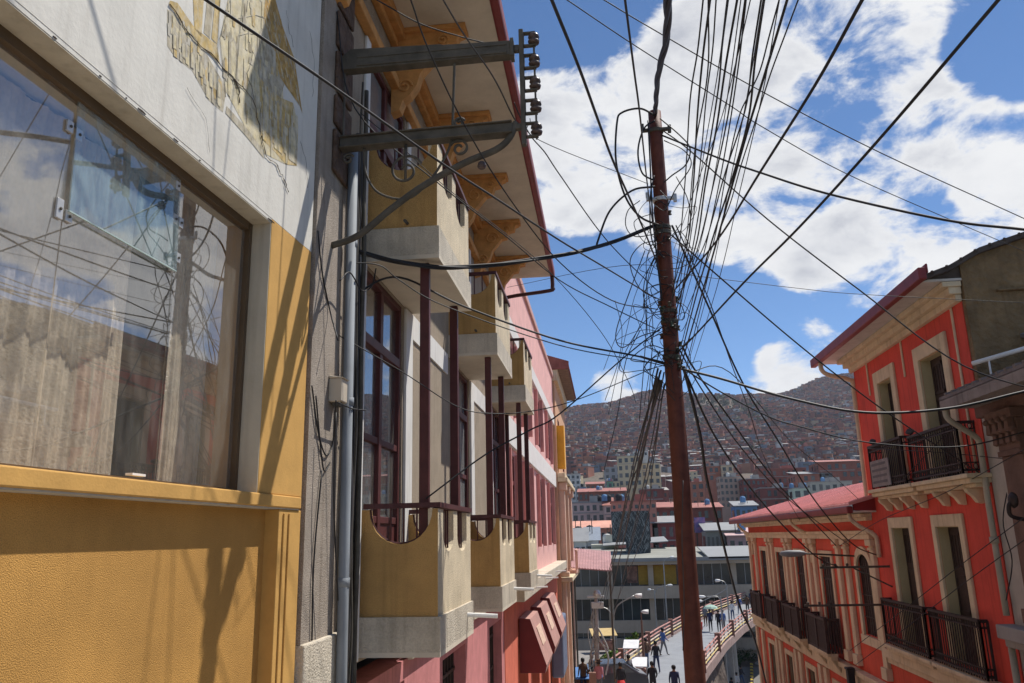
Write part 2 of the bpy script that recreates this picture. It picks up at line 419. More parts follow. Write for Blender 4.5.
for Z, n_, pal in ((Z1,70,[0,1,2,2,5]),(Z2,90,[0,1,2,2,2,4]),(Z3,60,[0,2,2,1])):
    k = 0
    while k < n_:                                      # brush strokes: stone courses, windows, buttresses
        x = rm.uniform(20, 480); y = rm.uniform(-30, 540); hh, ww_ = rm.uniform(14, 70), rm.uniform(3, 12)
        if not (inside((x, y), Z) and inside((x+ww_, y+hh+ww_), Z)): continue
        k += 1; q += 1
        mpoly([(x, y), (x+ww_, y+ww_*.9), (x+ww_+rm.uniform(-2,2), y+hh+ww_*.9), (x+rm.uniform(-2,2), y+hh)], rm.choice(pal), .0030 + .00001*q)
k = 0
while k < 90:                                          # tile strokes on the painted roof
    x = rm.uniform(355, 480); y = rm.uniform(-30, 360)
    if not (inside((x, y), Z4) and inside((x+8, y+34), Z4)): continue
    k += 1; mpoly([(x,y),(x+3,y+3),(x+10,y+36),(x+7,y+33)], rm.choice([3,3,4,0,2]), .0040 + .00001*k)
def arch_win(x, y, w, h, m1, m2):
    mpoly([(x,y+h+w*.6),(x,y+w*.4),(x+w*.45,y),(x+w,y+w*.9),(x+w,y+h+w*1.3)], m1, .0050); mpoly([(x+w*.25,y+h+w*.5),(x+w*.25,y+w*.65),(x+w*.48,y+w*.4),(x+w*.78,y+w*1.1),(x+w*.78,y+h+w)], m2, .0054)
arch_win(236,125,30,120,4,2); arch_win(440,425,28,100,1,2); arch_win(352,310,20,120,1,2); arch_win(396,340,16,120,4,0)
for x, y in ((45,110),(75,140),(105,175),(135,205),(168,240),(195,275)): arch_win(x,y,13,44,4,2)
def mline(pts, r=.003, off=.0035, m=5): b.tube([mpt(x, y, off) for x, y in pts], r, 4, m)
for q_ in ([(240,0),(205,130),(225,330)], [(300,0),(296,40)], [(270,60),(330,50),(358,60)], [(268,120),(300,112),(345,118)]): mline(q_, .0018)
mu = b.build('mural', MU, YEL, local=True, normals=False)
CR = mat('crack', (.13,.11,.09), var=.2)
b = MB()
def crack(pts, r):
    P = []
    for i in range(len(pts)-1):
        for k in range(4):
            t = k/4; x = pts[i][0]*(1-t)+pts[i+1][0]*t; y = pts[i][1]*(1-t)+pts[i+1][1]*t
            P.append(mpt(x+random.uniform(-4,4), y+random.uniform(-4,4), .007))
    P.append(mpt(*pts[-1], .007)); b.tube(P, [r*random.uniform(.4,1.1) for _ in P], 4)
CRK = []
def crack(pts, r, _c=crack):
    global b
    b = MB(); _c(pts, r); b.build('wall_crack', CR, YEL, local=True)
crack([(35,15),(100,110),(140,155),(200,210),(250,265),(270,300),(272,350)], .0048)
crack([(250,265),(320,340),(345,460),(350,500)], .0042)
crack([(345,460),(360,530),(400,560),(415,590),(430,625),(440,655)], .0036)
crack([(415,590),(428,640)], .0025); crack([(320,340),(300,250),(318,170)], .002); crack([(430,30),(445,110),(455,160)], .0016)
crack([(90,300),(160,400),(170,520)], .0012); crack([(480,480),(500,560),(505,640)], .0016); crack([(510,100),(530,240),(520,330)], .0014)
# chips
b = MB()                                              # chips along the soffit arris
for k in range(7):
    b = MB(); t = random.random(); t2 = t + random.uniform(.004,.03)
    b.tube([yl(11+261*t_, 221*t_ - .4, .0) for t_ in (t, (t+t2)/2, t2)], [.002, random.uniform(.003,.006), .002], 5)
    b.build('chipped_edge', CR, YEL, local=True)

# ================================================================== beige house with balconies
BG = thing('beige_balcony_house', 'beige roughcast house with stacked balconies, maroon posts and orange eave brackets', 'house', (-2.2, 5.75, -3.0))
WX = -2.2
CY = [7.15, 11.38, 15.6]                              # near ends of the balconies
WINS = [(7.08, 8.60), (11.58, 13.08), (15.75, 17.2)]
holes = [(a, c, -.64, 2.60) for a, c in WINS] + [(a, c, 2.95, 4.98) for a, c in WINS]
b = MB(); b.wallx(WX-.35, WX, 6.42, 17.45, -1.02, 5.95, holes); b.build('wall', WALLRC, BG)
b = MB(); b.box(-9, WX-.35, 5.75, 5.95, -6, 5.9); b.box(-9, WX-.35, 17.25, 17.45, -6, 5.9); b.box(-9, -8.8, 5.95, 17.25, -6, 5.9)
b.build('side_walls', GREYPL, BG)
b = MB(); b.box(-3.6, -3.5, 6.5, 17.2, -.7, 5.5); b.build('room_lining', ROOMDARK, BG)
# roughcast corner strip
b = MB(); b.box(WX-.35, WX+.02, 5.735, 6.42, -.70, 6.0); b.build('corner_strip', GREYRC, BG)
b = MB(); b.box(WX-.35, WX+.05, 5.735, 6.55, -1.3, -.70); b.build('corner_plinth', BASERC, BG, bevel=.015)
b = MB(); b.box(WX-.35, WX+.0, 5.735, 6.5, -6, -1.3); b.build('corner_base', mat('dark brown base wall', (.11,.06,.05), streak=.5, bump=.4, bscale=40), BG)  # streaked dark brown base below the plinth
b = MB()
z = 3.05
for k in range(7):
    h = [.42,.30,.40,.38,.42,.36,.4][k]
    b.box(WX+.02, WX+.055, 6.02, 6.44, z+.02, z+h); z += h+.03
q = b.build('quoin_blocks', mat('rockfaced dark block', (.11,.07,.05), bump=1, bscale=14, var=.4, scale=8, bdist=.06), BG, bevel=.02)
# white trims and frieze
def each(name, m, parent, boxes, bevel=0):
    for q in boxes: MB().box(*q).build(name, m, parent, bevel=bevel)
for a, c in WINS:
    each('window_trim', TRIMW, BG, [(WX, WX+.035, a-.19, a-.005, -1.0, 2.60), (WX, WX+.035, c+.05, c+.36, -1.0, 2.60), (WX, WX+.03, c+.08, c+.22, 2.95, 5.0), (WX, WX+.03, a-.16, a-.01, 2.95, 5.0)], .008)
each('frieze_band', TRIMW, BG, [(WX, WX+.02, 9.0, 11.17, 2.32, 2.62), (WX, WX+.02, 13.46, 15.4, 2.32, 2.62)])
b = MB(); b.box(WX, WX+.06, 8.95, 17.45, -1.25, -1.02); b.build('floor_band', BASERC, BG, bevel=.01)
# french windows
def french(parent, x, y0, y1, z0, z1, trans, rails, m, pm, dep=.10, name='window', mull=True, panel=0):
    f = MB(); w = .065
    f.box(x-dep, x-dep+.08, y0, y0+w, z0, z1); f.box(x-dep, x-dep+.08, y1-w, y1, z0, z1)
    f.box(x-dep, x-dep+.08, y0+w, y1-w, z1-w, z1); f.box(x-dep, x-dep+.08, y0+w, y1-w, z0, z0+.05)
    if trans: f.box(x-dep, x-dep+.085, y0+w, y1-w, trans-.05, trans+.05)
    if mull: f.box(x-dep+.005, x-dep+.075, (y0+y1)/2-.05, (y0+y1)/2+.05, z0+.05, z1-w)
    for r in rails: f.box(x-dep+.01, x-dep+.065, y0+w, y1-w, r-.035, r+.035)
    if panel: f.box(x-dep+.012, x-dep+.05, y0+w, y1-w, z0+.05, panel)
    o = f.build(name, m, parent, bevel=.006)
    g = MB(); g.box(x-dep+.028, x-dep+.034, y0+.01, y1-.01, z0+.02, z1-.02)
    g.build('pane', pm, o)
    return o
for i, (a, c) in enumerate(WINS):
    french(BG, WX, a, c, -.64, 2.60, 1.92, [.97, .20], MAROON, [GLASS, PANEC, PANE][i], panel=.18)
    french(BG, WX, a, c, 2.95, 4.98, 4.2, [], MAROON, PANEC)
b = MB(); b.grid([[(x_+WX-.30, y_, z_) for (x_, y_, z_) in row] for row in curtain(7.05, 8.62, -.6, 2.6, 0, 9, .03)])
b.build('net_curtain', mat('grey net curtain', (.52,.52,.50), var=.12, streak=.3), BG, smooth=True, normals=False)
# balconies
FX = -1.49
def balcony(y0, y1, zb, lower):
    t = .09; zt = zb + 1.25; zs = zb + .33
    b = MB()
    # side panels with a half-round scoop (the near and the far one)
    r = .29; cx = (WX+FX)/2 + .015; n = 14
    for yy in (y0, y1-t):
        poly = [(WX, yy, zs), (FX-.001, yy, zs), (FX-.001, yy, zt)]
        poly += [(cx + r*math.cos(w), yy, zt + .0 - 1.05*r*math.sin(w)) for w in [PI*k/n for k in range(n+1)]]
        poly += [(WX, yy, zt)]
        b.prism(poly, (0, t, 0), 1)
    # street front with two narrow U cuts
    L = y1-y0-2*t; f0 = y0+t
    cuts = [(f0+.10*L, f0+.42*L), (f0+.55*L, f0+.90*L)]
    poly = [(FX, y0+.001, zs), (FX, y1-.001, zs), (FX, y1-.001, zt)]
    for (a, c) in reversed(cuts):
        rr = (c-a)/2; m_ = (a+c)/2; dz = .24
        poly += [(FX, c, zt)] + [(FX, m_ + rr*math.cos(w), zt - dz + .0 - rr*.55*math.sin(w) + 0) for w in [PI*k/10 for k in range(11)]] + [(FX, a, zt)]
    poly += [(FX, y0+.001, zt)]
    b.prism(poly, (-t, 0, 0), 0)
    b.box(WX, FX+.022, y0-.02, y1+.02, zb+.04, zs, 2)
    b.box(WX, FX+.022, y0-.02, y1+.02, zb, zb+.04, 3)
    o = b.build('balcony', [TANRC, OCHRC, BASERC, SOFFIT], BG)
    rl = MB()
    rl.box(WX+.02, FX+.02, y0+.01, y0+.07, zt+.01, zt+.055); rl.box(FX-.075, FX+.02, y0+.07, y1-.07, zt+.01, zt+.055); rl.box(WX+.02, FX+.02, y1-.07, y1-.01, zt+.01, zt+.055)
    for xx in (cx-.10, cx+.02, cx+.14):
        rl.tube([(xx, y0+.04, zt+.02), (xx, y0+.04, zt-.29)], .009, 5); rl.tube([(xx, y1-.04, zt+.02), (xx, y1-.04, zt-.29)], .009, 5)
    for (a, c) in cuts:
        for k in range(1, 5):
            yy = a + (c-a)*k/5; rl.tube([(FX-.04, yy, zt+.02), (FX-.04, yy, zt-.36)], .009, 5)
    for yy in (y0+.04, y1-.04):                        # rim of the scoop
        rl.tube([(cx + r*math.cos(w), yy, zt - 1.05*r*math.sin(w)+.004) for w in [PI*k/n for k in range(n+1)]], .013, 5)
    rl.build('railing', MAROONM, o)
    if lower:
        for yy in (y0+.10, y1-.14):
            p = MB(); p.box(FX-.19, FX-.10, yy-.035, yy+.035, zb+.33, 2.615); p.build('post', MAROON, o, bevel=.006)
        p = MB(); p.tube([(FX+.0, y1-.35, zb+.22), (FX+.33, y1-.33, zb+.20)], .022, 8); p.build('drain_spout', WHITE, o, smooth=False)
    else:
        p = MB(); p.tube([(WX+.42, y0-.02, zb+.37), (WX+.42, y0-.12, zb+.36)], .016, 8); p.build('drain_spout', DSTEEL, o)
    return o
for y in CY:
    balcony(y, y+1.74, -.98, True)
    balcony(y-.04, y+1.80, 2.62, False)
# eave: soffit, gutter, roof, mouldings, brackets
EX = -1.0; EY0, EY1 = 5.55, 17.28
b = MB(); b.box(-2.6, EX, EY0, EY1, 5.76, 5.82); b.build('eave_soffit', SOFFIT, BG)
b = MB(); b.box(EX, EX+.11, EY0-.02, EY1+.02, 5.73, 5.93); b.build('gutter', GUTTER, BG, bevel=.03)
b = MB(); b.prism([(EX+.05, EY0, 5.94), (-9, EY0, 8.3), (-9, EY0, 8.1), (-2.6, EY0, 5.83), (EX+.0, EY0, 5.83)], (0, EY1-EY0, 0)); b.build('roof', mat('red roof tile', (.20,.06,.045), bump=.5, bscale=20, var=.3), BG)
b = MB(); b.box(WX, WX+.10, 6.42, 17.45, 5.0, 5.12); b.box(WX, WX+.06, 6.42, 17.45, 5.12, 5.17); b.box(WX, WX+.16, EY0, EY1, 5.62, 5.76); b.box(WX, WX+.08, EY0, EY1, 5.54, 5.62)
b.build('moulding', ORANGE, BG, bevel=.012)
for k, yy in enumerate((6.05, 8.02, 9.98, 11.94, 13.9, 15.86)):
    w = .15
    prof = [(WX+.16, 5.76), (-1.36, 5.76), (-1.36, 5.66), (-1.42, 5.64), (-1.44, 5.56), (-1.54, 5.54), (-1.58, 5.42), (-1.68, 5.40), (-1.76, 5.30), (-1.86, 5.18), (-1.90, 5.04), (-1.98, 4.92), (-2.06, 4.86), (-2.10, 4.74), (WX, 4.70), (WX, 5.7)]
    b = MB(); b.prism([(x, yy-w/2, z) for x, z in prof], (0, w, 0))
    b.box(WX, -1.33, yy-w/2-.05, yy+w/2+.05, 5.70, 5.757)
    for j in range(2):                                 # scroll on each cheek
        ys = yy - w/2 - .012 if j == 0 else yy + w/2 + .012
        for (cx, cz, r0) in ((-1.86, 5.42, .13), (-2.04, 5.02, .09), (-1.60, 5.58, .07)):
            sp = [(cx + r0*(1-t*.8)*math.cos(t*9), ys, cz + r0*(1-t*.8)*math.sin(t*9)) for t in [i/22 for i in range(23)]]
            b.tube(sp, .016, 5)
    b.build('eave_bracket', ORANGE, BG, bevel=.012)
# gutter downpipe
b = MB()
pts = catmull([(EX+.05, 17.2, 5.75), (EX+.05, 17.2, 5.48), (EX-.02, 17.2, 5.40), (-1.95, 17.25, 5.32), (-2.06, 17.28, 5.2), (-2.06, 17.28, 4.6), (-2.06, 17.28, .2)], 4)
b.tube(pts, .045, 8); b.build('downpipe', MAROONM, BG, smooth=True)
# grey drain pipe beside the corner strip
b = MB(); b.tube([(-2.10, 6.50, -6), (-2.10, 6.42, -1.0), (-2.10, 6.36, 3.45)], .044, 12)
for zz in (-.35, 1.1, 2.5): b.tube([(-2.10, 6.41-(zz*.01), zz), (-2.10, 6.41-(zz*.01), zz+.07)], .050, 12)
b.build('drain_pipe', PIPEG, BG, smooth=True)
# ground floor
GH = [(11.0, 12.75, -6, -1.55), (15.3, 17.0, -6, -1.6), (6.9, 8.95, -6, -1.45)]
b = MB(); b.wallx(WX-.35, WX-.03, 6.5, 17.45, -7, -1.25, GH); b.build('ground_floor_wall', PINKW, BG)
for (a, c, z0, z1) in GH:
    d = MB(); d.box(WX-.30, WX-.24, a, c, z0, z1)
    k = a + .12
    while k < c:
        d.box(WX-.24, WX-.20, k-.02, k+.02, z0, z1); k += .22
    for zz in (-1.9, -2.5, -3.1, -3.8): d.box(WX-.24, WX-.195, a, c, zz-.025, zz+.025)
    d.build('door', DARKDOOR if a > 9 else mat('dark red door', (.10,.02,.02), rough=.6), BG)

# ---- things fixed to that house
t = thing('meter_box', 'small beige meter box beside the grey drainpipe', 'meter box', (-2.15, 6.22, 1.12))
b = MB(); b.box(-2.18, -2.07, 6.14, 6.29, 1.1, 1.29); b.prism([(-2.18, 6.13, 1.29), (-2.05, 6.13, 1.29), (-2.18, 6.13, 1.315)], (0, .17, 0)); b.build('case', mat('aged beige plastic', (.55,.47,.36), rough=.5), t, bevel=.008)
b = MB(); b.box(-2.16, -2.09, 6.18, 6.25, 1.065, 1.1); b.build('gland', DSTEEL, t)
bn = thing('conduit_bundle', 'bundle of dark vertical cables tied beside the drainpipe', 'cables', (-2.14, 6.7, -3))
for k in range(7):
    y0 = 6.56 + .045*k; x0 = -2.15 + .02*(k % 3)
    pts = [(x0 + random.uniform(-.012,.012), y0 - .012*z_ + random.uniform(-.015,.015), z_) for z_ in [-4 + .55*i for i in range(int((8 + (k%3)*.4)/.55))]]
    b = MB(); b.tube(catmull(pts, 4), random.choice([.010,.014,.022]), 6); b.build('cable', [CABLE, CABLEG, DSTEEL][k % 3], bn, smooth=True)
# bottles / green caps at the very bottom by the pipe
for k, (px, py) in enumerate(((344,682),(352,684),(359,681))):
    p = atx(px, py, -2.0)
    t = thing('green_insulator', ['grey green glass insulator on a wire hook beside the drainpipe', 'middle of the three green glass insulators by the drainpipe foot', 'clear green glass insulator nearest the balcony'][k], 'insulator', p, 0, 'glass insulators at the foot of the drainpipe')
    b = MB(); b.lathe(p + Vector((0,0,-.10)), [(.030,0),(.034,.02),(.026,.028),(.030,.05),(.026,.07),(.012,.085)], 12)
    b.build('bell', mat('green glass', (.05,.22,.17), rough=.15, spec=.8), t, smooth=True)
    b = MB(); b.tube([p + Vector((0,0,-.1)), p + Vector((-.02,.0,-.3)), (WX, p.y, p.z-.35)], .012, 6); b.build('pin', DSTEEL, t)

# ---- cross-arm bracket with insulators
BY = 6.13
AX0 = -2.14
br = thing('power_bracket', 'old steel bracket with two arms, curled brace and a rack of insulators', 'bracket', (-2.2, BY, 3.2))
b = MB()
b.prism([(-2.14, BY-.05, 4.065), (-2.14, BY-.05, 4.20), (-2.06, BY-.05, 4.265), (-1.25, BY-.05, 4.235), (-1.22, BY-.05, 4.225), (-.63, BY-.05, 4.21), (-.63, BY-.05, 4.075)], (0, .10, 0))
b.box(-2.0, -.66, BY-.062, BY-.05, 4.085, 4.11); b.box(-2.0, -.66, BY-.058, BY-.05, 4.165, 4.18); b.box(-.63, -.60, BY-.06, BY+.06, 4.06, 4.23)
b.build('upper_arm', DSTEEL, br, bevel=.012)
b = MB(); b.obox((-1.385, BY, 3.375), (.755,0,.012), (0,.035,0), (0,0,.045)); b.obox((-1.385, BY, 3.424), (.755,0,.012), (0,.06,0), (0,0,.007)); b.obox((-1.385, BY, 3.326), (.755,0,.012), (0,.06,0), (0,0,.007))
b.build('lower_arm', DSTEEL, br, bevel=.008)
b = MB(); b.tube(catmull([(-2.19, BY-.02, 2.42), (-1.95, BY-.02, 2.50), (-1.68, BY-.01, 2.72), (-1.40, BY, 2.92), (-1.05, BY, 3.10), (-.78, BY, 3.20), (-.66, BY, 3.30), (-.60, BY, 3.44)], 5), .030, 8)
b.build('brace', DSTEEL, br, smooth=True)
b = MB(); b.box(-.555, -.515, BY-.03, BY+.03, 3.22, 4.33); b.box(-.60, -.555, BY-.025, BY+.025, 4.12, 4.18); b.box(-.64, -.555, BY-.025, BY+.025, 3.37, 3.42)
b.build('rack_bar', DSTEEL, br, bevel=.006)
b = MB(); b.tube([(-.425, BY, 3.27), (-.425, BY, 4.30)], .010, 6); b.build('rack_pin', DSTEEL, br)
for k in range(5):
    zc = 3.36 + .218*k
    b = MB(); b.lathe((-.425, BY, zc-.045), [(.012,0),(.046,.004),(.052,.024),(.028,.035),(.028,.052),(.050,.062),(.045,.086),(.012,.09)], 14); i_ = b.build('insulator', PORCEL, br, smooth=True)
    b = MB(); b.bar((-.52, BY, zc+.062), (-.41, BY, zc+.062), .04, .014); b.bar((-.52, BY, zc-.062), (-.41, BY, zc-.062), .04, .014); b.box(-.522, -.510, BY-.02, BY+.02, zc-.069, zc+.069); b.build('clevis', DSTEEL, i_)
b = MB()
for (cx, cz, r0, s) in ((-1.56, 3.07, .15, 1), (-1.09, 3.24, .085, -1), (-1.09, 3.48, .05, 1), (-2.07, 3.22, .05, 1)):
    pts = [(cx + s*r0*(1-.75*t)*math.cos(t*8.5+.4), BY, cz + r0*(1-.75*t)*math.sin(t*8.5+.4)) for t in [i/30 for i in range(31)]]
    b.tube(pts, .012, 6)
b.tube(catmull([(-1.93, BY, 3.32), (-1.91, BY, 3.08), (-1.79, BY, 2.88), (-1.54, BY, 2.81), (-1.35, BY, 2.96), (-1.21, BY, 3.18), (-1.15, BY, 3.34)], 6), .011, 6)
b.tube([(-1.56, BY, 3.34), (-1.56, BY, 2.98)], .012, 6)
b.build('scrollwork', DSTEEL, br, smooth=True)
b = MB(); b.tube([(-1.13, BY, 4.06), (-1.15, BY, 3.43)], .012, 6); b.tube([(-2.12, BY, 4.06), (-2.12, BY, 3.42)], .010, 6); b.build('tie_rod', DSTEEL, br)
b = MB(); b.lathe((-.90, BY, 3.04), [(.03,0),(.04,.02),(.03,.05),(.02,.06)], 10); b.build('knob', PORCEL, br)

# ================================================================== pink house
PK = thing('pink_house', 'pink house with white bands and dark red windows down the street', 'house', (-2.2, 17.5, -5))
PY0, PY1 = 17.47, 35.6
rows = []
pw = [(18.3, 19.9), (21.8, 23.9), (26.3, 28.4), (31.0, 33.6)]
holes = [(a, c, 3.05, 4.72) for a, c in pw] + [(a, c, -.25, 1.95) for a, c in pw]
b = MB(); b.wallx(WX-.3, WX, PY0, PY1, -1.0, 4.85, holes); b.build('wall', PINKL, PK)
b = MB(); b.box(WX-.3, WX+.06, PY0, PY1, 5.28, 7.0); b.build('parapet', PINKL, PK)
b = MB(); b.box(WX-.3, WX+.13, PY0, PY1, 7.0, 7.22); b.build('parapet_coping', mat('dull pink coping', (.55,.33,.29), streak=.3), PK, bevel=.02)
each('white_band', TRIMW, PK, [(WX-.3, WX+.10, PY0, PY1, 4.85, 5.28), (WX+.0, WX+.09, PY0, PY1, 2.1, 2.75)], .01)
b = MB(); b.box(WX-.3, WX+.42, PY0, PY1, -1.32, -1.0); b.build('floor_slab', BASERC, PK, bevel=.02)
wr = mat('dark red joinery', (.17,.035,.033), rough=.5, var=.2)
for a, c in pw:
    french(PK, WX, a, c, 3.05, 4.72, 0, [4.1], wr, PANE, name='window')
    french(PK, WX, a, c, -.25, 1.95, 1.3, [], wr, PANEC, name='window')
    each('window_jamb', mat('salmon jamb', (.62,.27,.24)), PK, [(WX, WX+.12, a-.14, a-.02, -.3, 2.0), (WX, WX+.12, c+.02, c+.14, -.3, 2.0), (WX, WX+.12, c+.02, c+.14, 2.95, 4.8), (WX, WX+.12, a-.14, a-.02, 2.95, 4.8)])
GHP = [(20.0, 22.2, -8, -1.9), (23.2, 25.6, -8, -1.9), (26.6, 29.2, -8, -1.9), (30.0, 34.4, -8, -2.2)]
b = MB(); b.wallx(WX-.3, WX-.02, PY0, PY1, -8, -1.32, GHP); b.build('ground_floor_wall', mat('red orange shop wall', (.62,.16,.10), streak=.2), PK)
b = MB(); b.box(WX-2.5, WX-2.4, PY0, PY1, -8, -1.4); b.build('shop_back', ROOMDARK, PK)
b = MB(); b.box(-9, -2.5, PY0, PY0+.2, -8, 7); b.box(-9, -2.5, PY1-.2, PY1, -8, 7); b.box(-9, -8.8, PY0, PY1, -8, 7); b.box(-9, -2.5, PY0+.2, PY1-.2, 6.8, 7); b.build('rear_walls', GREYPL, PK)
for (a, c, *_r) in GHP[:3]:
    b = MB(); b.prism([(WX, a+.05, -1.88), (-1.93, a+.05, -1.9), (-1.56, a+.05, -2.95), (-1.60, a+.05, -3.12), (WX, a+.05, -3.12)], (0, c-a-.1, 0), 1, 0)
    sg = b.build('awning', [mat('faded sunlit pink awning', (.42,.235,.205), streak=.2), mat('dark red shaded awning end', (.16,.035,.035))], PK, bevel=.01)  # sunlit front and shaded ends put into two awning colours
    b = MB(); b.obox((-1.762, (a+c)/2, -2.36), (.22*.33,0,-.22*.94), (0,(c-a)*.22,0), (.012,0,.004)); b.build('awning_patch', mat('awning letter patch', (.62,.44,.34), var=.25, scale=12), sg)
b = MB()
b.box(-2.2, -1.75, 30.4, 33.0, -4.9, -2.9); b.build('blue_stall_sheet', mat('blue tarpaulin', (.13,.16,.24), rough=.5, bump=.3, bscale=8), PK, bevel=.08)
for yy in (19.2, 23.4, 27.9):
    b = MB(); b.tube([(-1.78, yy, -1.14), (-1.42, yy, -1.12)], .02, 8); b.build('drain_spout', WHITE, PK)
# ================================================================== ochre house beyond
OC = thing('ochre_house', 'narrow ochre house with a boarded eave and cream columns past the pink one', 'house', (-2.0, 36, -7))
b = MB(); b.wallx(-2.5, -2.05, 35.7, 44.5, -8, 7.5, [(37.2,38.6,3.2,5.4),(40.6,42.2,3.2,5.4),(37.2,38.6,-1,1.6),(40.6,42.2,-1,1.6),(37.0,39.0,-8,-3.6),(40.5,42.5,-8,-3.6)]); b.build('wall', mat('ochre orange wall', (.60,.36,.22), streak=.25, blotch=.2), OC)
b = MB(); b.box(-9, -2.5, 35.7, 44.5, -8, 7.3); b.build('house_body', GREYPL, OC)
for yy in (36.0, 39.3, 43.0):
    b = MB()
    b.box(-2.05, -1.78, yy, yy+.45, -1.5, 2.2); b.box(-2.05, -1.68, yy-.08, yy+.53, 2.0, 2.35); b.box(-2.05, -1.70, yy-.06, yy+.51, -1.7, -1.5)
    b.box(-2.05, -1.85, yy+.05, yy+.4, -7.6, -1.9)
    b.build('column', mat('pinkish cream column', (.66,.45,.33), streak=.2), OC, bevel=.03)
b = MB(); b.box(-2.05, -1.62, 35.7, 44.5, 2.36, 2.55); b.box(-2.05, -1.72, 35.7, 44.5, 2.55, 2.75); b.box(-2.05, -1.55, 35.7, 44.5, -1.9, -1.7); b.build('cornice', CREAM, OC, bevel=.03)
b = MB(); b.box(-2.1, -1.42, 35.9, 45, 7.50, 7.58); b.build('boarded_eave', mat('grey brown boards', (.20,.14,.11), var=.3, scale=4, streak=.3), OC)
b = MB(); b.box(-2.2, -1.9, 35.6, 45, 6.9, 7.5); b.build('eave_fascia', CREAM, OC)
b = MB(); b.prism([(-1.35, 35.6, 7.59), (-9, 35.6, 10), (-9, 35.6, 9.8), (-2.1, 35.6, 7.59)], (0, 9.4, 0)); b.prism([(-1.35, 35.5, 7.4), (-1.35, 35.5, 7.75), (-3.0, 35.5, 8.3), (-3.0, 35.5, 7.4)], (0, .1, 0)); b.build('roof', mat('dull red tile roof', (.23,.08,.065), var=.3), OC)
for zz in (3.2, -1.0):
    for (a, c) in ((37.2,38.6),(40.6,42.2)):
        french(OC, -2.05, a, c, zz, zz+2.2 if zz>0 else 1.6, 0, [], wr, PANE)
b = MB(); b.box(-2.05, -1.5, 39.0, 41.2, -1.7, -1.55)
for k in range(9): b.bar((-1.52, 39.05+.26*k, -1.55), (-1.52, 39.05+.26*k, -.7), .05, .05)
b.box(-1.56, -1.46, 39.0, 41.2, -.7, -.62); b.build('balcony', mat('pinkish cream balustrade', (.62,.36,.28)), OC)
b = MB(); b.box(-2.05, -1.72, 36.1, 36.9, 3.0, 4.9); b.build('plaque', mat('orange plaque', (.70,.36,.04)), OC)
# pink shed roof at the corner
t = thing('market_canopy', 'pink tin canopy on posts at the end of the left houses', 'canopy', (-1, 43.5, -7.6))
b = MB(); b.prism([(-2.0, 41.5, -1.55), (.15, 41.5, -1.75), (.15, 41.5, -1.70), (-2.0, 41.5, -1.50)], (0, 4.6, .85))
for k in range(16): b.bar((-2.0+.14*k, 41.5, -1.485-.013*k), (-2.0+.14*k, 46.1, -.635-.013*k), .04, .03)
b.build('sheet', mat('dull pink tin', (.40,.22,.22), rough=.6, var=.2, streak=.3, blotch=.3), t)
for (xx, yy, zt) in ((-1.9, 41.6, -1.6), (.05, 41.6, -1.8), (.05, 46, -.95), (-1.9, 46, -.75)):
    b = MB(); b.tube([(xx, yy, -7.6), (xx, yy, zt)], .05, 8); b.build('post', DSTEEL, t)
# ================================================================== tall vermilion house
RX = 6.0
TR = thing('vermilion_house', 'tall vermilion house with cream door frames, iron balconies and a deep red edged eave', 'house', (RX, 13.4, -4.5))
T0, T1 = 13.4, 19.35
up = [(16.93, 17.75), (14.35, 15.40)]
lo = [(17.05, 18.05), (14.72, 15.72)]
holes = [(a, c, .80, 3.05) for a, c in up] + [(a, c, -2.32, .02) for a, c in lo]
b = MB(); b.wallx(RX, RX+.40, T0, T1, -2.55, 3.94, holes); b.build('wall', REDP, TR)
b = MB(); b.wallx(RX, RX+.35, T0, T1, -5.2, -2.55, [(14.6,15.9,-5.2,-3.1),(17.0,18.2,-5.2,-3.1)]); b.build('ground_floor_wall', REDO, TR)
b = MB(); b.box(RX+.35, RX+.36, T0, T1, -5.2, -2.6); b.build('ground_shutters', DARKDOOR, TR)
# frames, reveals, leaves
for (lst, z0, z1, w) in ((up, .80, 3.05, .22), (lo, -2.32, .02, .17)):
    for a, c in lst:
        f = MB(); f.box(RX-.05, RX+.0, a-w, a, z0, z1+w+.04); f.box(RX-.05, RX+.0, c, c+w, z0, z1+w+.04); f.box(RX-.05, RX, a, c, z1, z1+w+.04)
        fo = f.build('door_frame', CREAM, TR, bevel=.01)
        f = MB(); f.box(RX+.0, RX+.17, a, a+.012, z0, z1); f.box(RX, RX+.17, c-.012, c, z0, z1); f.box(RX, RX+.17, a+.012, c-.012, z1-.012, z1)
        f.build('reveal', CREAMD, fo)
        d = MB(); d.box(RX+.17, RX+.21, a, c, z0, z1)
        mid = (a+c)/2
        for (p, q) in ((a+.05, mid-.02), (mid+.02, c-.05)):
            for (za, zb_) in ((z0+.1, z0+.75), (z0+.85, z0+1.5), (z0+1.58, z1-.10)):
                d.box(RX+.155, RX+.17, p, p+.05, za, zb_); d.box(RX+.155, RX+.17, q-.05, q, za, zb_); d.box(RX+.155, RX+.17, p, q, zb_-.05, zb_); d.box(RX+.155, RX+.17, p, q, za, za+.05)
                if zb_ > z0+1.6:
                    for k in range(1,4): d.box(RX+.158, RX+.168, p+(q-p)*k/4-.01, p+(q-p)*k/4+.01, za, zb_)
        d.build('door', DARKDOOR, TR)
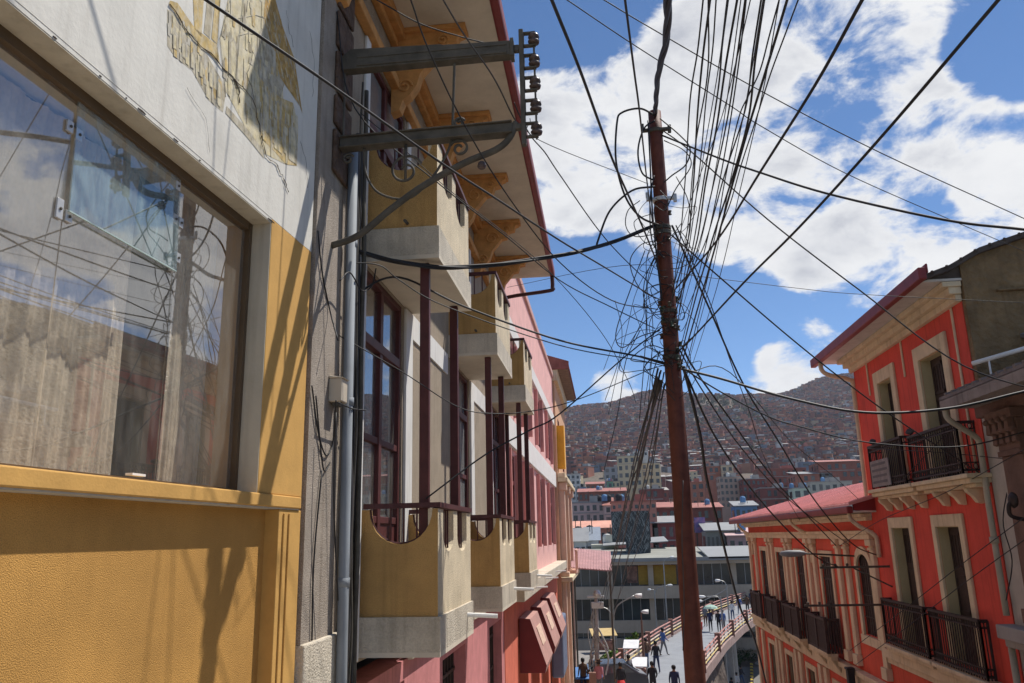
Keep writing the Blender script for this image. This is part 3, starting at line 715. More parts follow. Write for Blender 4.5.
# cornice and thin pilaster strips
b = MB(); b.box(RX-.10, RX, T0-.05, T1+.05, 3.62, 3.74); b.box(RX-.20, RX, T0-.08, T1+.12, 3.74, 3.86); b.box(RX-.30, RX, T0-.11, T1+.2, 3.86, 3.95)
for yy in (13.78, 16.2, 18.35): b.box(RX-.03, RX, yy-.03, yy+.03, 2.9 if yy > 15 else .8, 3.62)
b.build('cornice', CREAM, TR, bevel=.012)
b = MB(); b.box(5.33, RX+.02, 13.28, 19.9, 3.955, 3.995); b.build('eave_soffit', mat('grey white soffit', (.56,.53,.48), streak=.2), TR)
b = MB(); b.box(5.20, 5.325, 12.9, 20.0, 3.90, 4.10); b.box(5.325, 5.36, 12.9, 20.0, 4.0, 4.16); b.build('gutter', GUTTER, TR, bevel=.02)
ROOFD = mat('dark tile roof', (.075,.06,.05), bump=.8, bscale=12, var=.4, scale=5)
RL = [(5.35,4.04),(5.8,4.19),(6.3,4.46),(6.75,4.60),(7.05,4.69),(9.6,5.35),(13.5,4.05)]
b = MB(); b.prism([(x, 13.15, z) for x, z in RL] + [(x, 13.15, z-.09) for x, z in RL[::-1]], (0, 6.8, 0))
for k in range(17):
    xx = 5.5 + .24*k
    z = next(z0 + (z1-z0)*(xx-x0)/(x1-x0) for (x0,z0),(x1,z1) in zip(RL, RL[1:]) if x0 <= xx <= x1)
    b.tube([(xx, 13.12, z-.015), (xx+.10, 13.3, z+.02)], .028, 6)
b.build('roof', ROOFD, TR)
# adobe gable wall towards us
b = MB(); b.prism([(RX+.012, T0-.012, -5.2), (13.5, T0-.012, -5.2)] + [(x, T0-.012, z-.085) for x, z in RL[:1:-1]] + [(RX+.012, T0-.012, 4.215)], (0, -.12, 0)); b.build('adobe_gable', ADOBE, TR)
b = MB(); b.prism([(5.36, T0-.10, 4.0), (RX+.01, T0-.10, 4.0), (RX+.01, T0-.10, 4.22), (5.80, T0-.10, 4.11), (5.36, T0-.10, 4.02)], (0, .06, 0)); b.build('gable_board', ROOFD, TR)
b = MB(); b.box(6.5, 7.2, T0-.20, T0-.1, 3.72, 3.76); b.build('protruding_adobe', ADOBE, TR, bevel=.02)
b = MB(); b.box(7.1, 7.9, T0-.15, T0-.10, 2.2, 3.0); bw = b.build('gable_patch', mat('brick red patch', (.25,.09,.05), var=.3), TR)
b = MB(); b.box(7.28, 7.75, T0-.16, T0-.145, 2.45, 2.85); b.build('gable_window', PANE, TR)
b = MB(); b.prism([(6.75, T0-.5, 2.83), (8.2, T0-.5, 3.25), (8.2, T0-.5, 3.31), (6.75, T0-.5, 2.89)], (0, .4, .12)); b.build('lean_to_sheet', TINGREY, TR)
b = MB(); b.box(13.3, 13.5, T0+.38, T1, -5.2, 3.9); b.box(RX+.4, 13.3, T1-.2, T1, -5.2, 4.0); b.build('rear_walls', ADOBE, TR)
# balconies
def iron_rail(parent, x, y0, y1, z0, z1, n, xb, m=IRON, board=None):
    r = MB()
    for (p, q) in (((x, y0), (x, y1)), ((x, y0), (xb, y0)), ((x, y1), (xb, y1))):
        P0 = Vector((p[0], p[1], 0)); P1 = Vector((q[0], q[1], 0)); L = (P1-P0).length
        for (zz, w, h) in ((z1, .06, .045), (z1-.11, .025, .02), (z0+.05, .03, .03), (z0+.17, .02, .02)):
            r.bar(P0 + Vector((0,0,zz)), P1 + Vector((0,0,zz)), w, h)
        k = max(2, int(L/.095))
        for i in range(k+1):
            c = P0.lerp(P1, i/k); r.tube([c + Vector((0,0,z0)), c + Vector((0,0,z1))], .011 if i % k else .024, 5)
            if i < k:
                c2 = P0.lerp(P1, (i+.5)/k); d = (P1-P0).normalized()
                r.tube([c2 + d*.03*math.cos(w) + Vector((0,0,z1-.06 + .04*math.sin(w))) for w in [2*PI*q_/8 for q_ in range(9)]], .007, 4)
                r.tube([c2 + d*.035*math.cos(w) + Vector((0,0,z0+.11 + .045*math.sin(w))) for w in [2*PI*q_/8 for q_ in range(9)]], .007, 4)
    return r.build('railing', m, parent)
def slab(parent, y0, y1, z, x=5.5, name='balcony', corbels=()):
    b = MB(); b.box(x, RX-.0, y0, y1, z-.07, z); b.box(x+.06, RX, y0+.05, y1-.05, z-.15, z-.07)
    b.box(x+.16, RX, y0+.12, y1-.12, z-.21, z-.15)
    for yy in corbels:
        for j in range(2):
            b.prism([(x+.12, yy-.06+.0, z-.21), (RX, yy-.06, z-.21), (RX, yy-.06, z-.46), (RX-.10, yy-.06, z-.44), (RX-.16, yy-.06, z-.34), (x+.14, yy-.06, z-.27)], (0, .12, 0)) if j == 0 else None
    return b.build(name, CREAM, parent, bevel=.012)
s1_ = slab(TR, 15.72, 18.2, .82, 5.62, corbels=(16.05, 16.7, 17.35, 17.95)); iron_rail(s1_, 5.72, 16.12, 18.1, .84, 1.72, 10, 6.0)
s2_ = slab(TR, 13.30, 15.66, .82, 5.62, corbels=(13.75, 14.4, 15.05)); iron_rail(s2_, 5.72, 13.65, 15.75, .84, 1.66, 10, 6.0)
s3_ = slab(TR, 16.30, 18.85, -2.36, 5.74); iron_rail(s3_, 5.80, 16.4, 18.75, -2.34, -1.45, 10, 6.0)
s4_ = slab(TR, 13.90, 16.22, -2.36, 5.74); iron_rail(s4_, 5.80, 14.1, 16.15, -2.34, -1.45, 10, 5.92)
b = MB(); b.box(RX-.12, RX, T0+.05, T1, -2.70, -2.52); b.box(RX-.06, RX, T0+.05, T1, -2.82, -2.70); b.build('floor_moulding', CREAM, TR, bevel=.01)
# cream downpipe of the eave (far end) and grey pipe at the near end
b = MB(); b.tube(catmull([(5.28, 19.4, 3.9), (5.30, 19.4, 3.72), (5.45, 19.4, 3.60), (5.92, 19.4, 3.45), (5.97, 19.4, 3.2), (5.97, 19.42, .5)], 5), .055, 8); b.build('downpipe', CREAM, TR, smooth=True)
# sign board on the far upper balcony
t = thing('notice_board', 'white notice board hung on the far end of the upper iron balcony', 'sign', (5.5, 17.0, .8))
b = MB(); b.box(5.665, 5.685, 16.85, 17.95, .86, 1.40); b.build('board', mat('weathered board', (.27,.24,.225), var=.2, scale=5, streak=.4), t)
rr = random.Random(3)
for k in range(4):
    b = MB(); y = 17.87
    while y > 17.05:
        w = rr.uniform(.08,.2); b.box(5.660, 5.6645, y-w, y, 1.29-.12*k, 1.34-.12*k); y -= w
    b.build('lettering', mat('grey lettering', (.14,.13,.13)), t)
# pigeons on the upper railing
for i, (px, py, lb) in enumerate(((873, 440, 'dark pigeon perched above the notice board on the far upper balcony'), (911, 427, 'dark pigeon perched where the two upper iron balconies meet'))):
    p = Vector((5.72, 17.75 if i == 0 else 15.6, 1.745 if i == 0 else 1.69))
    t = thing('pigeon', lb, 'bird', p, 0, 'pigeons on the upper balcony')
    b = MB(); b.lathe(p + Vector((0,.0,.07)), [(.004,-.15),(.03,-.12),(.045,-.05),(.065,.02),(.055,.08),(.03,.11),(.032,.13),(.036,.16),(.022,.19),(.004,.205)], 10, 0, 'y')
    b.tube([p + Vector((0,.02,.0)), p + Vector((0,.02,.04))], .008, 5)
    b.build('body', mat('pigeon grey', (.05,.05,.06), var=.3), t, smooth=True)
    b = MB(); b.tube([p + Vector((0,.20,.07)), p + Vector((0,.235,.06))], [.008,.002], 5); b.build('beak', IRON, t)

# ================================================================== long orange red house
LR = thing('long_red_house', 'long orange red house with cream pilasters, dark balconies and a pink tin roof', 'house', (RX, 19.4, -5.5))
L0, L1 = 19.37, 35.9
lw = [(32.25, 33.35), (29.25, 30.35), (26.25, 27.35), (23.15, 24.25)]
arch = (19.85, 20.85)
lowin = [(32.3, 33.3), (29.3, 30.3), (26.3, 27.3), (23.2, 24.2), (20.0, 20.9)]
holes = [(a, c, -3.05, -.70) for a, c in lw] + [(arch[0], arch[1], -2.40, -.55)] + [(a, c, -6.1, -4.1) for a, c in lowin]
b = MB(); b.wallx(RX, RX+.4, L0, L1, -8, .25, holes); b.box(RX+.4, 12, L1-.4, L1, -8, .3); b.build('wall', REDO, LR)
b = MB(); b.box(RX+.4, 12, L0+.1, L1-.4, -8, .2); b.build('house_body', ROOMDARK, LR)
for a, c in lw:
    f = MB(); w = .16
    f.box(RX-.05, RX, a-w, a, -3.05, -.70+w); f.box(RX-.05, RX, c, c+w, -3.05, -.70+w); f.box(RX-.05, RX, a, c, -.70, -.70+w)
    fo = f.build('window_frame', CREAM, LR, bevel=.01)
    d = MB(); d.box(RX+.03, RX+.08, a, c, -3.05, -.70)
    for k in range(5): d.box(RX+.015, RX+.03, a+(c-a)*(k+.02)/5, a+(c-a)*(k+.14)/5, -3.05, -.70)
    for zz in (-1.3, -2.0): d.box(RX+.012, RX+.03, a, c, zz-.03, zz+.03)
    d.build('shutter', DARKDOOR, fo)
# arched window
a, c = arch
f = MB(); n = 12; m_ = (a+c)/2; r0 = (c-a)/2
f.box(RX-.05, RX, a-.16, a, -2.5, -.9); f.box(RX-.05, RX, c, c+.16, -2.5, -.9); f.box(RX-.07, RX, a-.2, c+.2, -2.62, -2.42)
for k in range(n):
    w0, w1 = PI*k/n, PI*(k+1)/n
    q = [(RX-.05, m_+(r0)*math.cos(w0), -.9+.34*math.sin(w0)), (RX-.05, m_+(r0+.17)*math.cos(w0), -.9+.52*math.sin(w0)), (RX-.05, m_+(r0+.17)*math.cos(w1), -.9+.52*math.sin(w1)), (RX-.05, m_+(r0)*math.cos(w1), -.9+.34*math.sin(w1))]
    f.prism(q, (.05,0,0))
fo = f.build('arched_frame', CREAM, LR)
d = MB(); d.box(RX+.06, RX+.08, a, c, -2.42, -.55)
for k in range(6): d.tube([(RX+.03, a+(c-a)*(k+.5)/6, -2.42), (RX+.03, a+(c-a)*(k+.5)/6, -.6)], .012, 5)
for zz in (-2.0, -1.5, -1.0): d.box(RX+.02, RX+.04, a, c, zz-.012, zz+.012)
d.build('window_grille', DARKDOOR, fo)
for a, c in lowin:
    f = MB(); w = .16
    f.box(RX-.05, RX, a-w, a, -6.1, -4.1+w); f.box(RX-.05, RX, c, c+w, -6.1, -4.1+w); f.box(RX-.05, RX, a, c, -4.1, -4.1+w)
    fo = f.build('window_frame', CREAM, LR, bevel=.01)
    d = MB(); d.box(RX+.04, RX+.08, a, c, -6.1, -4.1); d.box(RX+.02, RX+.04, (a+c)/2-.03, (a+c)/2+.03, -6.1, -4.1); d.box(RX+.02, RX+.04, a, c, -5.2, -5.14); d.build('shutter', mat('olive brown shutter', (.11,.085,.05), var=.3), fo)
# pilasters in pairs
for yy in (35.55, 34.35, 31.6, 30.95, 28.6, 27.95, 25.5, 24.85, 22.3, 21.55, 19.45):
    b = MB(); b.box(RX-.09, RX, yy-.13, yy+.13, -2.95, -.36); b.box(RX-.15, RX, yy-.19, yy+.19, -.36, -.22); b.box(RX-.12, RX, yy-.16, yy+.16, -.46, -.40); b.box(RX-.14, RX, yy-.18, yy+.18, -3.2, -2.95)
    b.box(RX-.10, RX, yy-.16, yy+.16, -7.6, -3.75)
    b.build('pilaster', CREAM, LR, bevel=.012)
b = MB(); b.box(RX-.12, RX, L0, L1+.1, -.22, -.10); b.box(RX-.17, RX, L0, L1+.12, -.10, -.02)
b.box(RX-.14, RX, L0, L1+.12, .20, .28); b.box(RX-.24, RX, L0, L1+.2, .28, .36); b.build('cornice', CREAM, LR, bevel=.01)
b = MB(); b.box(RX-.20, RX, L0, L1+.1, -3.42, -3.30); b.box(RX-.12, RX, L0, L1+.1, -3.70, -3.42); b.build('floor_moulding', CREAM, LR, bevel=.01)
b = MB(); b.box(5.50, RX+.2, 19.0, 36.8, .375, .41); b.build('eave_soffit', SOFFIT, LR)
b = MB(); b.box(5.36, 5.495, 18.95, 36.9, .36, .52); b.build('gutter', GUTTER, LR, bevel=.03)
b = MB()
y = 18.9
b.prism([(5.40, 18.9, .53), (9.5, 18.9, 1.62), (9.5, 18.9, 1.67), (5.40, 18.9, .58)], (0, 18.1, 0))
while y < 37.0:
    b.bar((5.40, y, .59), (9.5, y, 1.68), .05, .035); y += .30
b.build('roof', TINPINK, LR)
b = MB(); b.prism([(5.52, 19.0, .42), (9.5, 19.0, .42), (9.5, 19.0, 1.6), (5.52, 19.0, .56)], (0, .06, 0)); b.build('roof_end_board', mat('dark red end board', (.25,.03,.03)), LR)
b = MB(); b.prism([(9.5, 18.9, 1.62), (13.5, 18.9, .5), (13.5, 18.9, .55), (9.5, 18.9, 1.67)], (0, 18.1, 0)); b.build('rear_roof', TINPINK, LR)
for a, c in lw:
    m_ = (a+c)/2; y0, y1 = m_+.05-1.0, m_+.05+1.0
    s = MB(); s.box(5.52, RX-.21, y0, y1, -3.18, -3.10); s.box(5.62, RX-.21, y0+.08, y1-.08, -3.29, -3.18)
    s.prism([(5.66, y0+.2, -3.29), (RX-.13, y0+.2, -3.29), (RX-.13, y0+.2, -3.6)], (0, .14, 0)); s.prism([(5.66, y1-.34, -3.29), (RX-.13, y1-.34, -3.29), (RX-.13, y1-.34, -3.6)], (0, .14, 0))
    so = s.build('balcony', CREAM, LR, bevel=.01)
    r = MB(); nb = 18
    r.bar((5.55, y0, -2.27), (5.55, y1, -2.27), .09, .06); r.bar((5.55, y0, -2.27), (RX-.1, y0, -2.27), .09, .06); r.bar((5.55, y1, -2.27), (RX-.1, y1, -2.27), .09, .06)
    r.bar((5.55, y0, -3.06), (5.55, y1, -3.06), .05, .05)
    for k in range(nb+1):
        yy = y0 + (y1-y0)*k/nb
        r.box(5.535, 5.56, yy-.036, yy+.036, -3.1, -2.28)
    for k in range(5):
        xx = 5.58 + .075*k
        for yy in (y0, y1): r.box(xx-.026, xx+.026, yy-.012, yy+.012, -3.1, -2.28)
    for yy in (y0, y1, m_): r.box(5.51, 5.59, yy-.04, yy+.04, -3.1, -2.20)
    r.build('railing', mat('dark brown slats', (.050,.030,.026), rough=.6, var=.3, scale=10), so)
# downpipes of the long roof
for yy in (35.0, 25.2, 19.15):
    b = MB(); b.tube(catmull([(5.45, yy, .38), (5.47, yy, .25), (5.62, yy-.05, .08), (5.9, yy-.15, -.12), (5.93, yy-.18, -.3), (5.93, yy-.18, -.9 if yy > 19.5 else -.6)], 4), .05, 8)
    b.build('downpipe', CREAM, LR, smooth=True)
# lamp and iron arms fixed to the long house
t = thing('wall_street_lamp', 'grey street lamp head on a long arm from the arched window wall', 'street lamp', (RX, 19.9, -.6))
e = Vector((RX-.02, 20.9, -.62)); h = Vector((4.62, 20.5, -.52))
b = MB(); b.tube([e, h], .022, 7); b.build('arm', DSTEEL, t)
b = MB(); b.lathe(h + Vector((.12,0,0)), [(.02,.0),(.05,-.05),(.075,-.15),(.085,-.4),(.06,-.58),(.015,-.63)], 10, 0, 'x'); b.build('lamp_head', mat('grey lamp casting', (.22,.23,.24), rough=.5), t, smooth=True)
for i, (z, y, x0, lb) in enumerate(((-.78, 18.6, 4.55, 'upper dark steel crossarm projecting from the vermilion wall beside the arched window'), (-1.62, 19.3, 4.3, 'lower thin steel crossarm projecting in front of the arched window'))):
    t = thing('steel_crossarm', lb, 'crossarm', (RX, y, z))
    b = MB(); b.bar((x0, y, z), (RX+.02, y, z), .045, .045); b.build('arm', DSTEEL, t)
    b = MB()
    for k in range(3):
        b.lathe((x0+.08+.25*k, y, z+.02), [(.018,0),(.03,.02),(.03,.05),(.018,.06)], 8)
    if i == 0: b.bar((x0+.7, y, z-.02), (RX, y-.02, z-.42), .03, .03)
    b.build('spool', DSTEEL, t)
# black junction thing on the moulding
t = thing('cable_junction', 'black cable junction hanging from the moulding under the nearest dark balcony', 'junction box', (5.7, 21.6, -3.4))
b = MB(); b.box(5.62, 5.78, 21.4, 21.6, -3.9, -3.25); b.box(5.60, 5.80, 21.38, 21.62, -3.30, -3.24); b.build('box', CABLE, t, bevel=.02)
b = MB()
for k in range(6):
    p = Vector((5.7, 21.5, -3.8)); q = p + Vector((random.uniform(-.25,.2), random.uniform(-1.4,.5), random.uniform(-.7,-.1)))
    b.tube(catmull([p, p.lerp(q,.4)+Vector((0,0,-.35)), q, q+Vector((.1,-.7,.5))], 6), .018, 5)
b.build('cable_loop', CABLE, t, smooth=True)

# ================================================================== brown house at the right edge
BH = thing('brown_stone_house', 'brown stone house with a tin porch roof and carved pilasters at the right edge', 'house', (RX, 13.0, -4))
b = MB(); b.wallx(RX, RX+.4, -9, 13.36, -4.6, 1.95, [(10.65,11.75,-1.4,.9),(7.9,9.1,-1.4,.9),(5.0,6.2,-1.4,.9),(2.1,3.3,-1.4,.9),(-.7,.5,-1.4,.9),(11.0,12.6,-4.6,-2.6)]); b.build('wall', GREYPL, BH)
b = MB(); b.box(RX+.4, 12.5, -9, 13.36, -4.6, 2.2); b.build('house_body', ROOMDARK, BH)
for yc in (12.42, 9.9, 7.0, 4.1, 1.2):
    b = MB(); b.box(RX-.10, RX, yc-.33, yc+.28, -1.15, 1.0); b.box(RX-.16, RX, yc-.40, yc+.35, -1.35, -1.15)
    b.box(RX-.14, RX, yc-.36, yc+.31, 1.0, 1.08); b.box(RX-.22, RX, yc-.42, yc+.37, 1.52, 1.66); b.box(RX-.12, RX, yc-.34, yc+.29, 1.08, 1.52)
    for row, (zz, rr_) in enumerate(((1.16,.16),(1.32,.2))):
        for k in range(4):
            yk = yc - .30 + .19*k + (.05 if row else 0)
            b.prism([(RX-.12, yk-.07, zz), (RX-.12, yk+.07, zz), (RX-.12, yk+.04, zz+.20), (RX-.12, yk-.04, zz+.20)], (-.05-.05*row, 0, .02))
            b.lathe((RX-.17-.05*row, yk-.05, zz+.20), [(.01,0),(.045,.01),(.045,.09),(.01,.1)], 8, 0, 'y')
    b.build('pilaster', BROWNST, BH, bevel=.008)
b = MB(); b.box(RX-.12, RX, -9, 13.3, 1.66, 1.95); b.box(RX-.2, RX, -9, 13.3, 1.85, 1.95); b.build('entablature', BROWNST, BH, bevel=.02)
b = MB(); b.box(RX-.28, RX, -9, 13.38, -1.62, -1.42); b.box(RX-.18, RX, -9, 13.38, -1.74, -1.62); b.build('ledge', mat('grey stone ledge', (.33,.31,.29), streak=.3), BH, bevel=.02)
b = MB(); b.wallx(RX-.08, RX, -9, 13.2, -4.6, -2.2, [(10.8,12.6,-4.6,-2.5)]); b.build('brown_base', BROWNST, BH)
for yc in (11.2, 8.5, 5.6, 2.7, -.1):
    b = MB(); b.box(RX+.2, RX+.24, yc-.55, yc+.6, -1.9, .9); b.build('window', PANE, BH)
b = MB(); b.prism([(5.30, -9, 1.93), (9.5, -9, 2.9), (9.5, -9, 2.96), (5.30, -9, 1.99)], (0, 22.1, 0))
y = -9
while y < 13.05:
    b.bar((5.29, y, 2.0), (9.5, y, 2.97), .06, .04); y += .24
b.build('roof', mat('weathered porch roof', (.16,.135,.125), rough=.6, var=.3, scale=4, streak=.4), BH)
b = MB(); b.box(5.30, 5.34, -9, 13.1, 1.78, 1.94); b.box(5.34, RX-.2, -9, 13.06, 1.80, 1.84); b.build('eave_board', mat('grey eave boards', (.26,.22,.20), streak=.5, var=.25), BH)
b = MB(); b.tube([(5.66, 12.6, 2.42), (8.2, 12.6, 3.06)], .035, 8); b.tube([(5.9,12.6,2.1),(5.9,12.6,2.46)], .015, 5); b.tube([(7.2,12.6,2.4),(7.2,12.6,2.79)], .015, 5); b.build('ridge_pipe', WHITE, BH, smooth=True)
b = MB(); b.tube(catmull([(5.36, 13.06, 1.86), (5.38, 13.08, 1.66), (5.6, 13.15, 1.50), (5.86, 13.28, 1.34), (5.90, 13.33, 1.1), (5.90, 13.36, .4), (5.90, 13.36, -1.3)], 5), .046, 9)
b.tube([(5.90, 13.37, -.25), (5.90, 13.37, -.15)], .066, 9); b.tube([(5.90, 13.37, -1.75), (5.90, 13.37, -4)], .05, 9)
b.build('downpipe', mat('grey cream downpipe', (.40,.36,.28), rough=.5, streak=.2), BH, smooth=True)
t = thing('round_vent', 'dark round fitting on the brown pilaster at the right edge', 'wall fitting', (5.7, 12.4, .3))
b = MB(); b.lathe((5.78, 12.25, .36), [(.02,.0),(.10,-.01),(.115,-.04),(.08,-.07),(.03,-.09)], 14, 0, 'x'); b.build('disc', IRON, t, smooth=True)
b = MB(); b.tube(catmull([(5.74, 12.25, .36), (5.68, 12.26, .28), (5.70, 12.28, .14), (5.90, 12.26, .08)], 5), .03, 6); b.build('arm', IRON, t)
# ================================================================== pole
PY = 9.0
def px_at(y, dy=0): return at(655 + (695-655)*(y-120)/563.0, y, PY)
PC = Vector((.835, PY, 0))
POLE = thing('utility_pole', 'tall rust red utility pole with clamps, carrying all the tangled cables', 'pole', (PC.x, PY, GZ(PY)))
zt = at(654, 112, PY).z
zb = GZ(PY)-.3
b = MB()
prof = []
n = 24
for i in range(n+1):
    t = i/n; prof.append((.116 - .038*t, zb + (zt-zb)*t))
b.lathe((PC.x, PY, 0), prof, 20); b.build('shaft', RUST, POLE, smooth=True)
def prad(z): return .116 - .038*(z-zb)/(zt-zb)
for i, yy in enumerate((131, 200, 228, 233, 312, 322, 358)):
    z = at(660, yy, PY).z; r = prad(z)
    b = MB(); b.lathe((PC.x, PY, z-.025), [(r+.002,0),(r+.012,.002),(r+.012,.048),(r+.002,.05)], 18)
    if i in (0, 1):
        b.bar((PC.x-r-.09, PY-.05, z), (PC.x+r+.09, PY-.05, z), .05, .035); b.bar((PC.x-r-.08, PY-.05, z+.02), (PC.x-r-.08, PY-.05, z+.09), .03, .03); b.bar((PC.x+r+.08, PY-.05, z-.05), (PC.x+r+.08, PY-.05, z+.05), .04, .04)
    b.build('clamp', DSTEEL if i != 1 else LSTEEL, POLE, bevel=.004)
rr = random.Random(11)
for k in range(26):                                    # small spools and clips round the shaft
    z = at(668, rr.choice([300,310,318,325,332,345,355,210,240,250,365]) + rr.uniform(-4,4), PY).z; w = rr.uniform(-PI, .3); r = prad(z)+.012
    c = Vector((PC.x + r*math.cos(w), PY + r*math.sin(w), z))
    b = MB(); b.lathe(c, [(.012,-.03),(.024,-.022),(.014,-.006),(.014,.006),(.024,.022),(.012,.03)], 8); b.build('spool', rr.choice([PORCEL, DSTEEL, mat('dull green insulator', (.06,.09,.07), rough=.4)]), POLE)

# ================================================================== cables
def cab(pts, Y0, Y1, r, name, label, group=None, m=CABLE, ext0=0, ext1=0, cat='cable', twist=0, end0=None, end1=None, n=5):
    L = [0]
    for i in range(1, len(pts)): L.append(L[-1] + math.hypot(pts[i][0]-pts[i-1][0], pts[i][1]-pts[i-1][1]))
    P = []
    for (x, y), l in zip(pts, L):
        t = l/L[-1]; Yd = 1/((1-t)/Y0 + t/Y1); P.append(at(x, y, Yd))
    if end0 is not None: P[0] = Vector(end0)
    if end1 is not None: P[-1] = Vector(end1)
    C = catmull(P, 7)
    if ext0: C = [C[0] + (C[0]-C[1]).normalized()*ext0*k/4 for k in range(4,0,-1)] + C
    if ext1: C = C + [C[-1] + (C[-1]-C[-2]).normalized()*ext1*k/4 for k in range(1,5)]
    b = MB()
    if twist:
        for s in range(3):
            Q = []
            for i, p in enumerate(C):
                tt = (C[min(i+1,len(C)-1)] - C[max(i-1,0)]).normalized(); a = tt.orthogonal().normalized(); c_ = tt.cross(a)
                w = i*.55*twist + s*2*PI/3; Q.append(p + r*.95*(a*math.cos(w) + c_*math.sin(w)))
            b.tube(Q, r, 6)
    else: b.tube(C, r, n)
    o = b.build(name, m, None, smooth=True)
    return tag(o, label, cat, group)
# the fan that climbs overhead from the pole
fan = [(703,0, 690,100, 680,240, 668,330), (710,0, 697,120, 688,240, 672,300), (716,0, 706,100, 690,240, 674,360), (728,0, 718,90, 694,240, 676,330), (737,0, 716,130, 697,240, 674,318),
       (745,0, 727,120, 700,240, 678,300), (746,0, 730,122, 707,240, 680,350), (761,0, 745,110, 706,240, 676,300), (764,0, 748,120, 712,240, 677,372), (779,0, 760,70, 738,120, 714,240, 682,320), (787,0, 750,122, 717,240, 679,372), (798,0, 770,75, 741,165, 717,240, 680,392)]
for k, q in enumerate(fan):
    pts = [(q[i], q[i+1]) for i in range(0, len(q), 2)]
    wob = random.Random(k)
    pts2 = []
    for i in range(len(pts)-1):
        pts2.append(pts[i]); a, c = pts[i], pts[i+1]
        pts2.append(((a[0]+c[0])/2 + wob.uniform(-1.6,1.6), (a[1]+c[1])/2))
    pts2.append(pts[-1])
    cab(pts2, 3.4, PY-.1 if k % 2 else PY+.02, [.0045,.006,.004,.005,.0062,.005,.0042,.005,.0062,.0042,.0072,.004][k], 'overhead_cable', 'thin black cable in the fan running overhead from the right flank of the rusty pole', 'fan of overhead cables', ext0=9)
rf = random.Random(77)
for k in range(6):
    xt = 698 + 96*(k+rf.random()*.8)/6; yb = rf.choice([250,270,300,320,340,360,380]); xb = 660 + (yb-120)*.071 + rf.uniform(4,9); xm = (xt+xb)/2 + rf.uniform(0,9)
    cab([(xt,0), ((xt*3+xb)/4+rf.uniform(2,7), yb*.25), (xm, yb*.5), ((xt+3*xb)/4+rf.uniform(0,7), yb*.76), (xb, yb)], 3.1, PY-.05, rf.choice([.0028,.0035,.004]), 'overhead_cable', 'thin black cable in the fan running overhead from the right flank of the rusty pole', 'fan of overhead cables', ext0=9)
for k in range(3):
    y0 = rf.uniform(235, 372); x0 = 660 + (y0-120)*.071; L_ = rf.uniform(18, 62); y1 = rf.uniform(max(235,y0-70), 372)
    pts = [(x0, y0), (x0-L_*.5, y0+rf.uniform(-14,10)), (x0-L_, (y0+y1)/2+rf.uniform(-8,30)), (x0-L_*.6, y1+rf.uniform(2,26)), (660+(y1-120)*.071, y1)]
    cab(pts, PY-.12, PY-.1, rf.choice([.0028,.0035,.0045]), 'cable_loop', 'thin slack loop drooping to the left of the middle of the pole', 'slack loops left of the pole', cat='cable loop')
for k in range(7):
    y0 = rf.uniform(225, 300); x0 = 658 + (y0-120)*.06; x1 = rf.uniform(598, 648); y1 = rf.uniform(330, 430)
    cab([(x0, y0), (x0*.6+x1*.4-rf.uniform(2,14), y0*.75+y1*.25), (x0*.35+x1*.65-rf.uniform(0,9), (y0+y1)/2), (x1, y1)], PY-.1, PY+.8, rf.choice([.0035,.0045,.0055]), 'hanging_wire', 'slack wire spilling down and to the left from the middle of the pole', 'wires spilling left from the pole')
cab([(668,0),(666,40),(658,75),(656,100),(655,114)], 4.2, PY, .015, 'twisted_feeder_cable', 'thick twisted black feeder cable dropping onto the very tip of the pole', twist=.8, ext0=8)
cab([(552,0),(579,67),(600,125),(615,165),(642,225),(657,262)], 3.2, PY, .009, 'overhead_cable', 'black cable sagging from overhead to the left flank of the pole past white cloud', ext0=7)
cab([(625,0),(634,70),(640,116),(648,190),(655,240)], 3.0, PY, .006, 'overhead_cable', 'thin straight cable just left of the twisted feeder', ext0=6)
cab([(862,0),(815,85),(760,172),(717,240),(676,288)], 3.2, PY, .009, 'overhead_cable', 'bent black cable right of the fan, ending high on the pole', ext0=7)
cab([(998,0),(880,138),(800,226),(744,282),(686,344),(674,352)], 3.2, PY, .009, 'overhead_cable', 'long straight cable crossing the clouds diagonally to the upper right corner', ext0=7)
cab([(605,0),(650,27),(760,90),(880,152),(1024,218)], 6, 9, .0055, 'span_wire', 'upper of two thin wires crossing behind the fan through the clouds', ext0=10, ext1=12)
cab([(568,0),(638,47),(730,105),(760,125),(844,172),(943,216),(999,240)], 6, 12, .0055, 'span_wire', 'lower wavy thin wire crossing behind the fan through the clouds', ext0=8, ext1=6)
cab([(660,134),(720,158),(760,172),(827,193),(943,219),(1024,229)], PY, 5.5, .011, 'span_cable', 'black cable from the pole clamp sagging gently to the right above the adobe wall', ext1=9)
cab([(660,128),(691,151),(769,220),(860,290),(963,365),(1024,402)], PY, 9.5, .009, 'span_cable', 'black cable descending from the pole tip across the eave to the brown house', end1=(6.0,11.0,1.62))
cab([(672,235),(720,277),(790,337),(849,384),(906,425),(982,482)], PY, 13.2, .010, 'span_cable', 'straight cable from mid pole to the near upper iron balcony', end1=(6.0,13.5,.75))
cab([(640,356),(680,368),(720,378),(790,398),(865,412),(948,408),(1024,391)], PY, 9, .015, 'span_cable', 'thickest cable sweeping low from the pole in front of the vermilion house', ext1=4)
cab([(356,250),(383,258),(429,266),(476,266),(540,258),(599,246),(655,225)], 6.7, PY, .013, 'twisted_service_cable', 'thick black cable looping from the conduit bundle to the pole under the eave', twist=.5)
cab([(323,470),(323,400),(329,344),(345,312),(361,291),(400,277),(464,306),(560,340),(634,355),(668,363)], 6.2, PY, .011, 'service_cable', 'black cable rising from the meter box and falling across the balconies to the pole')
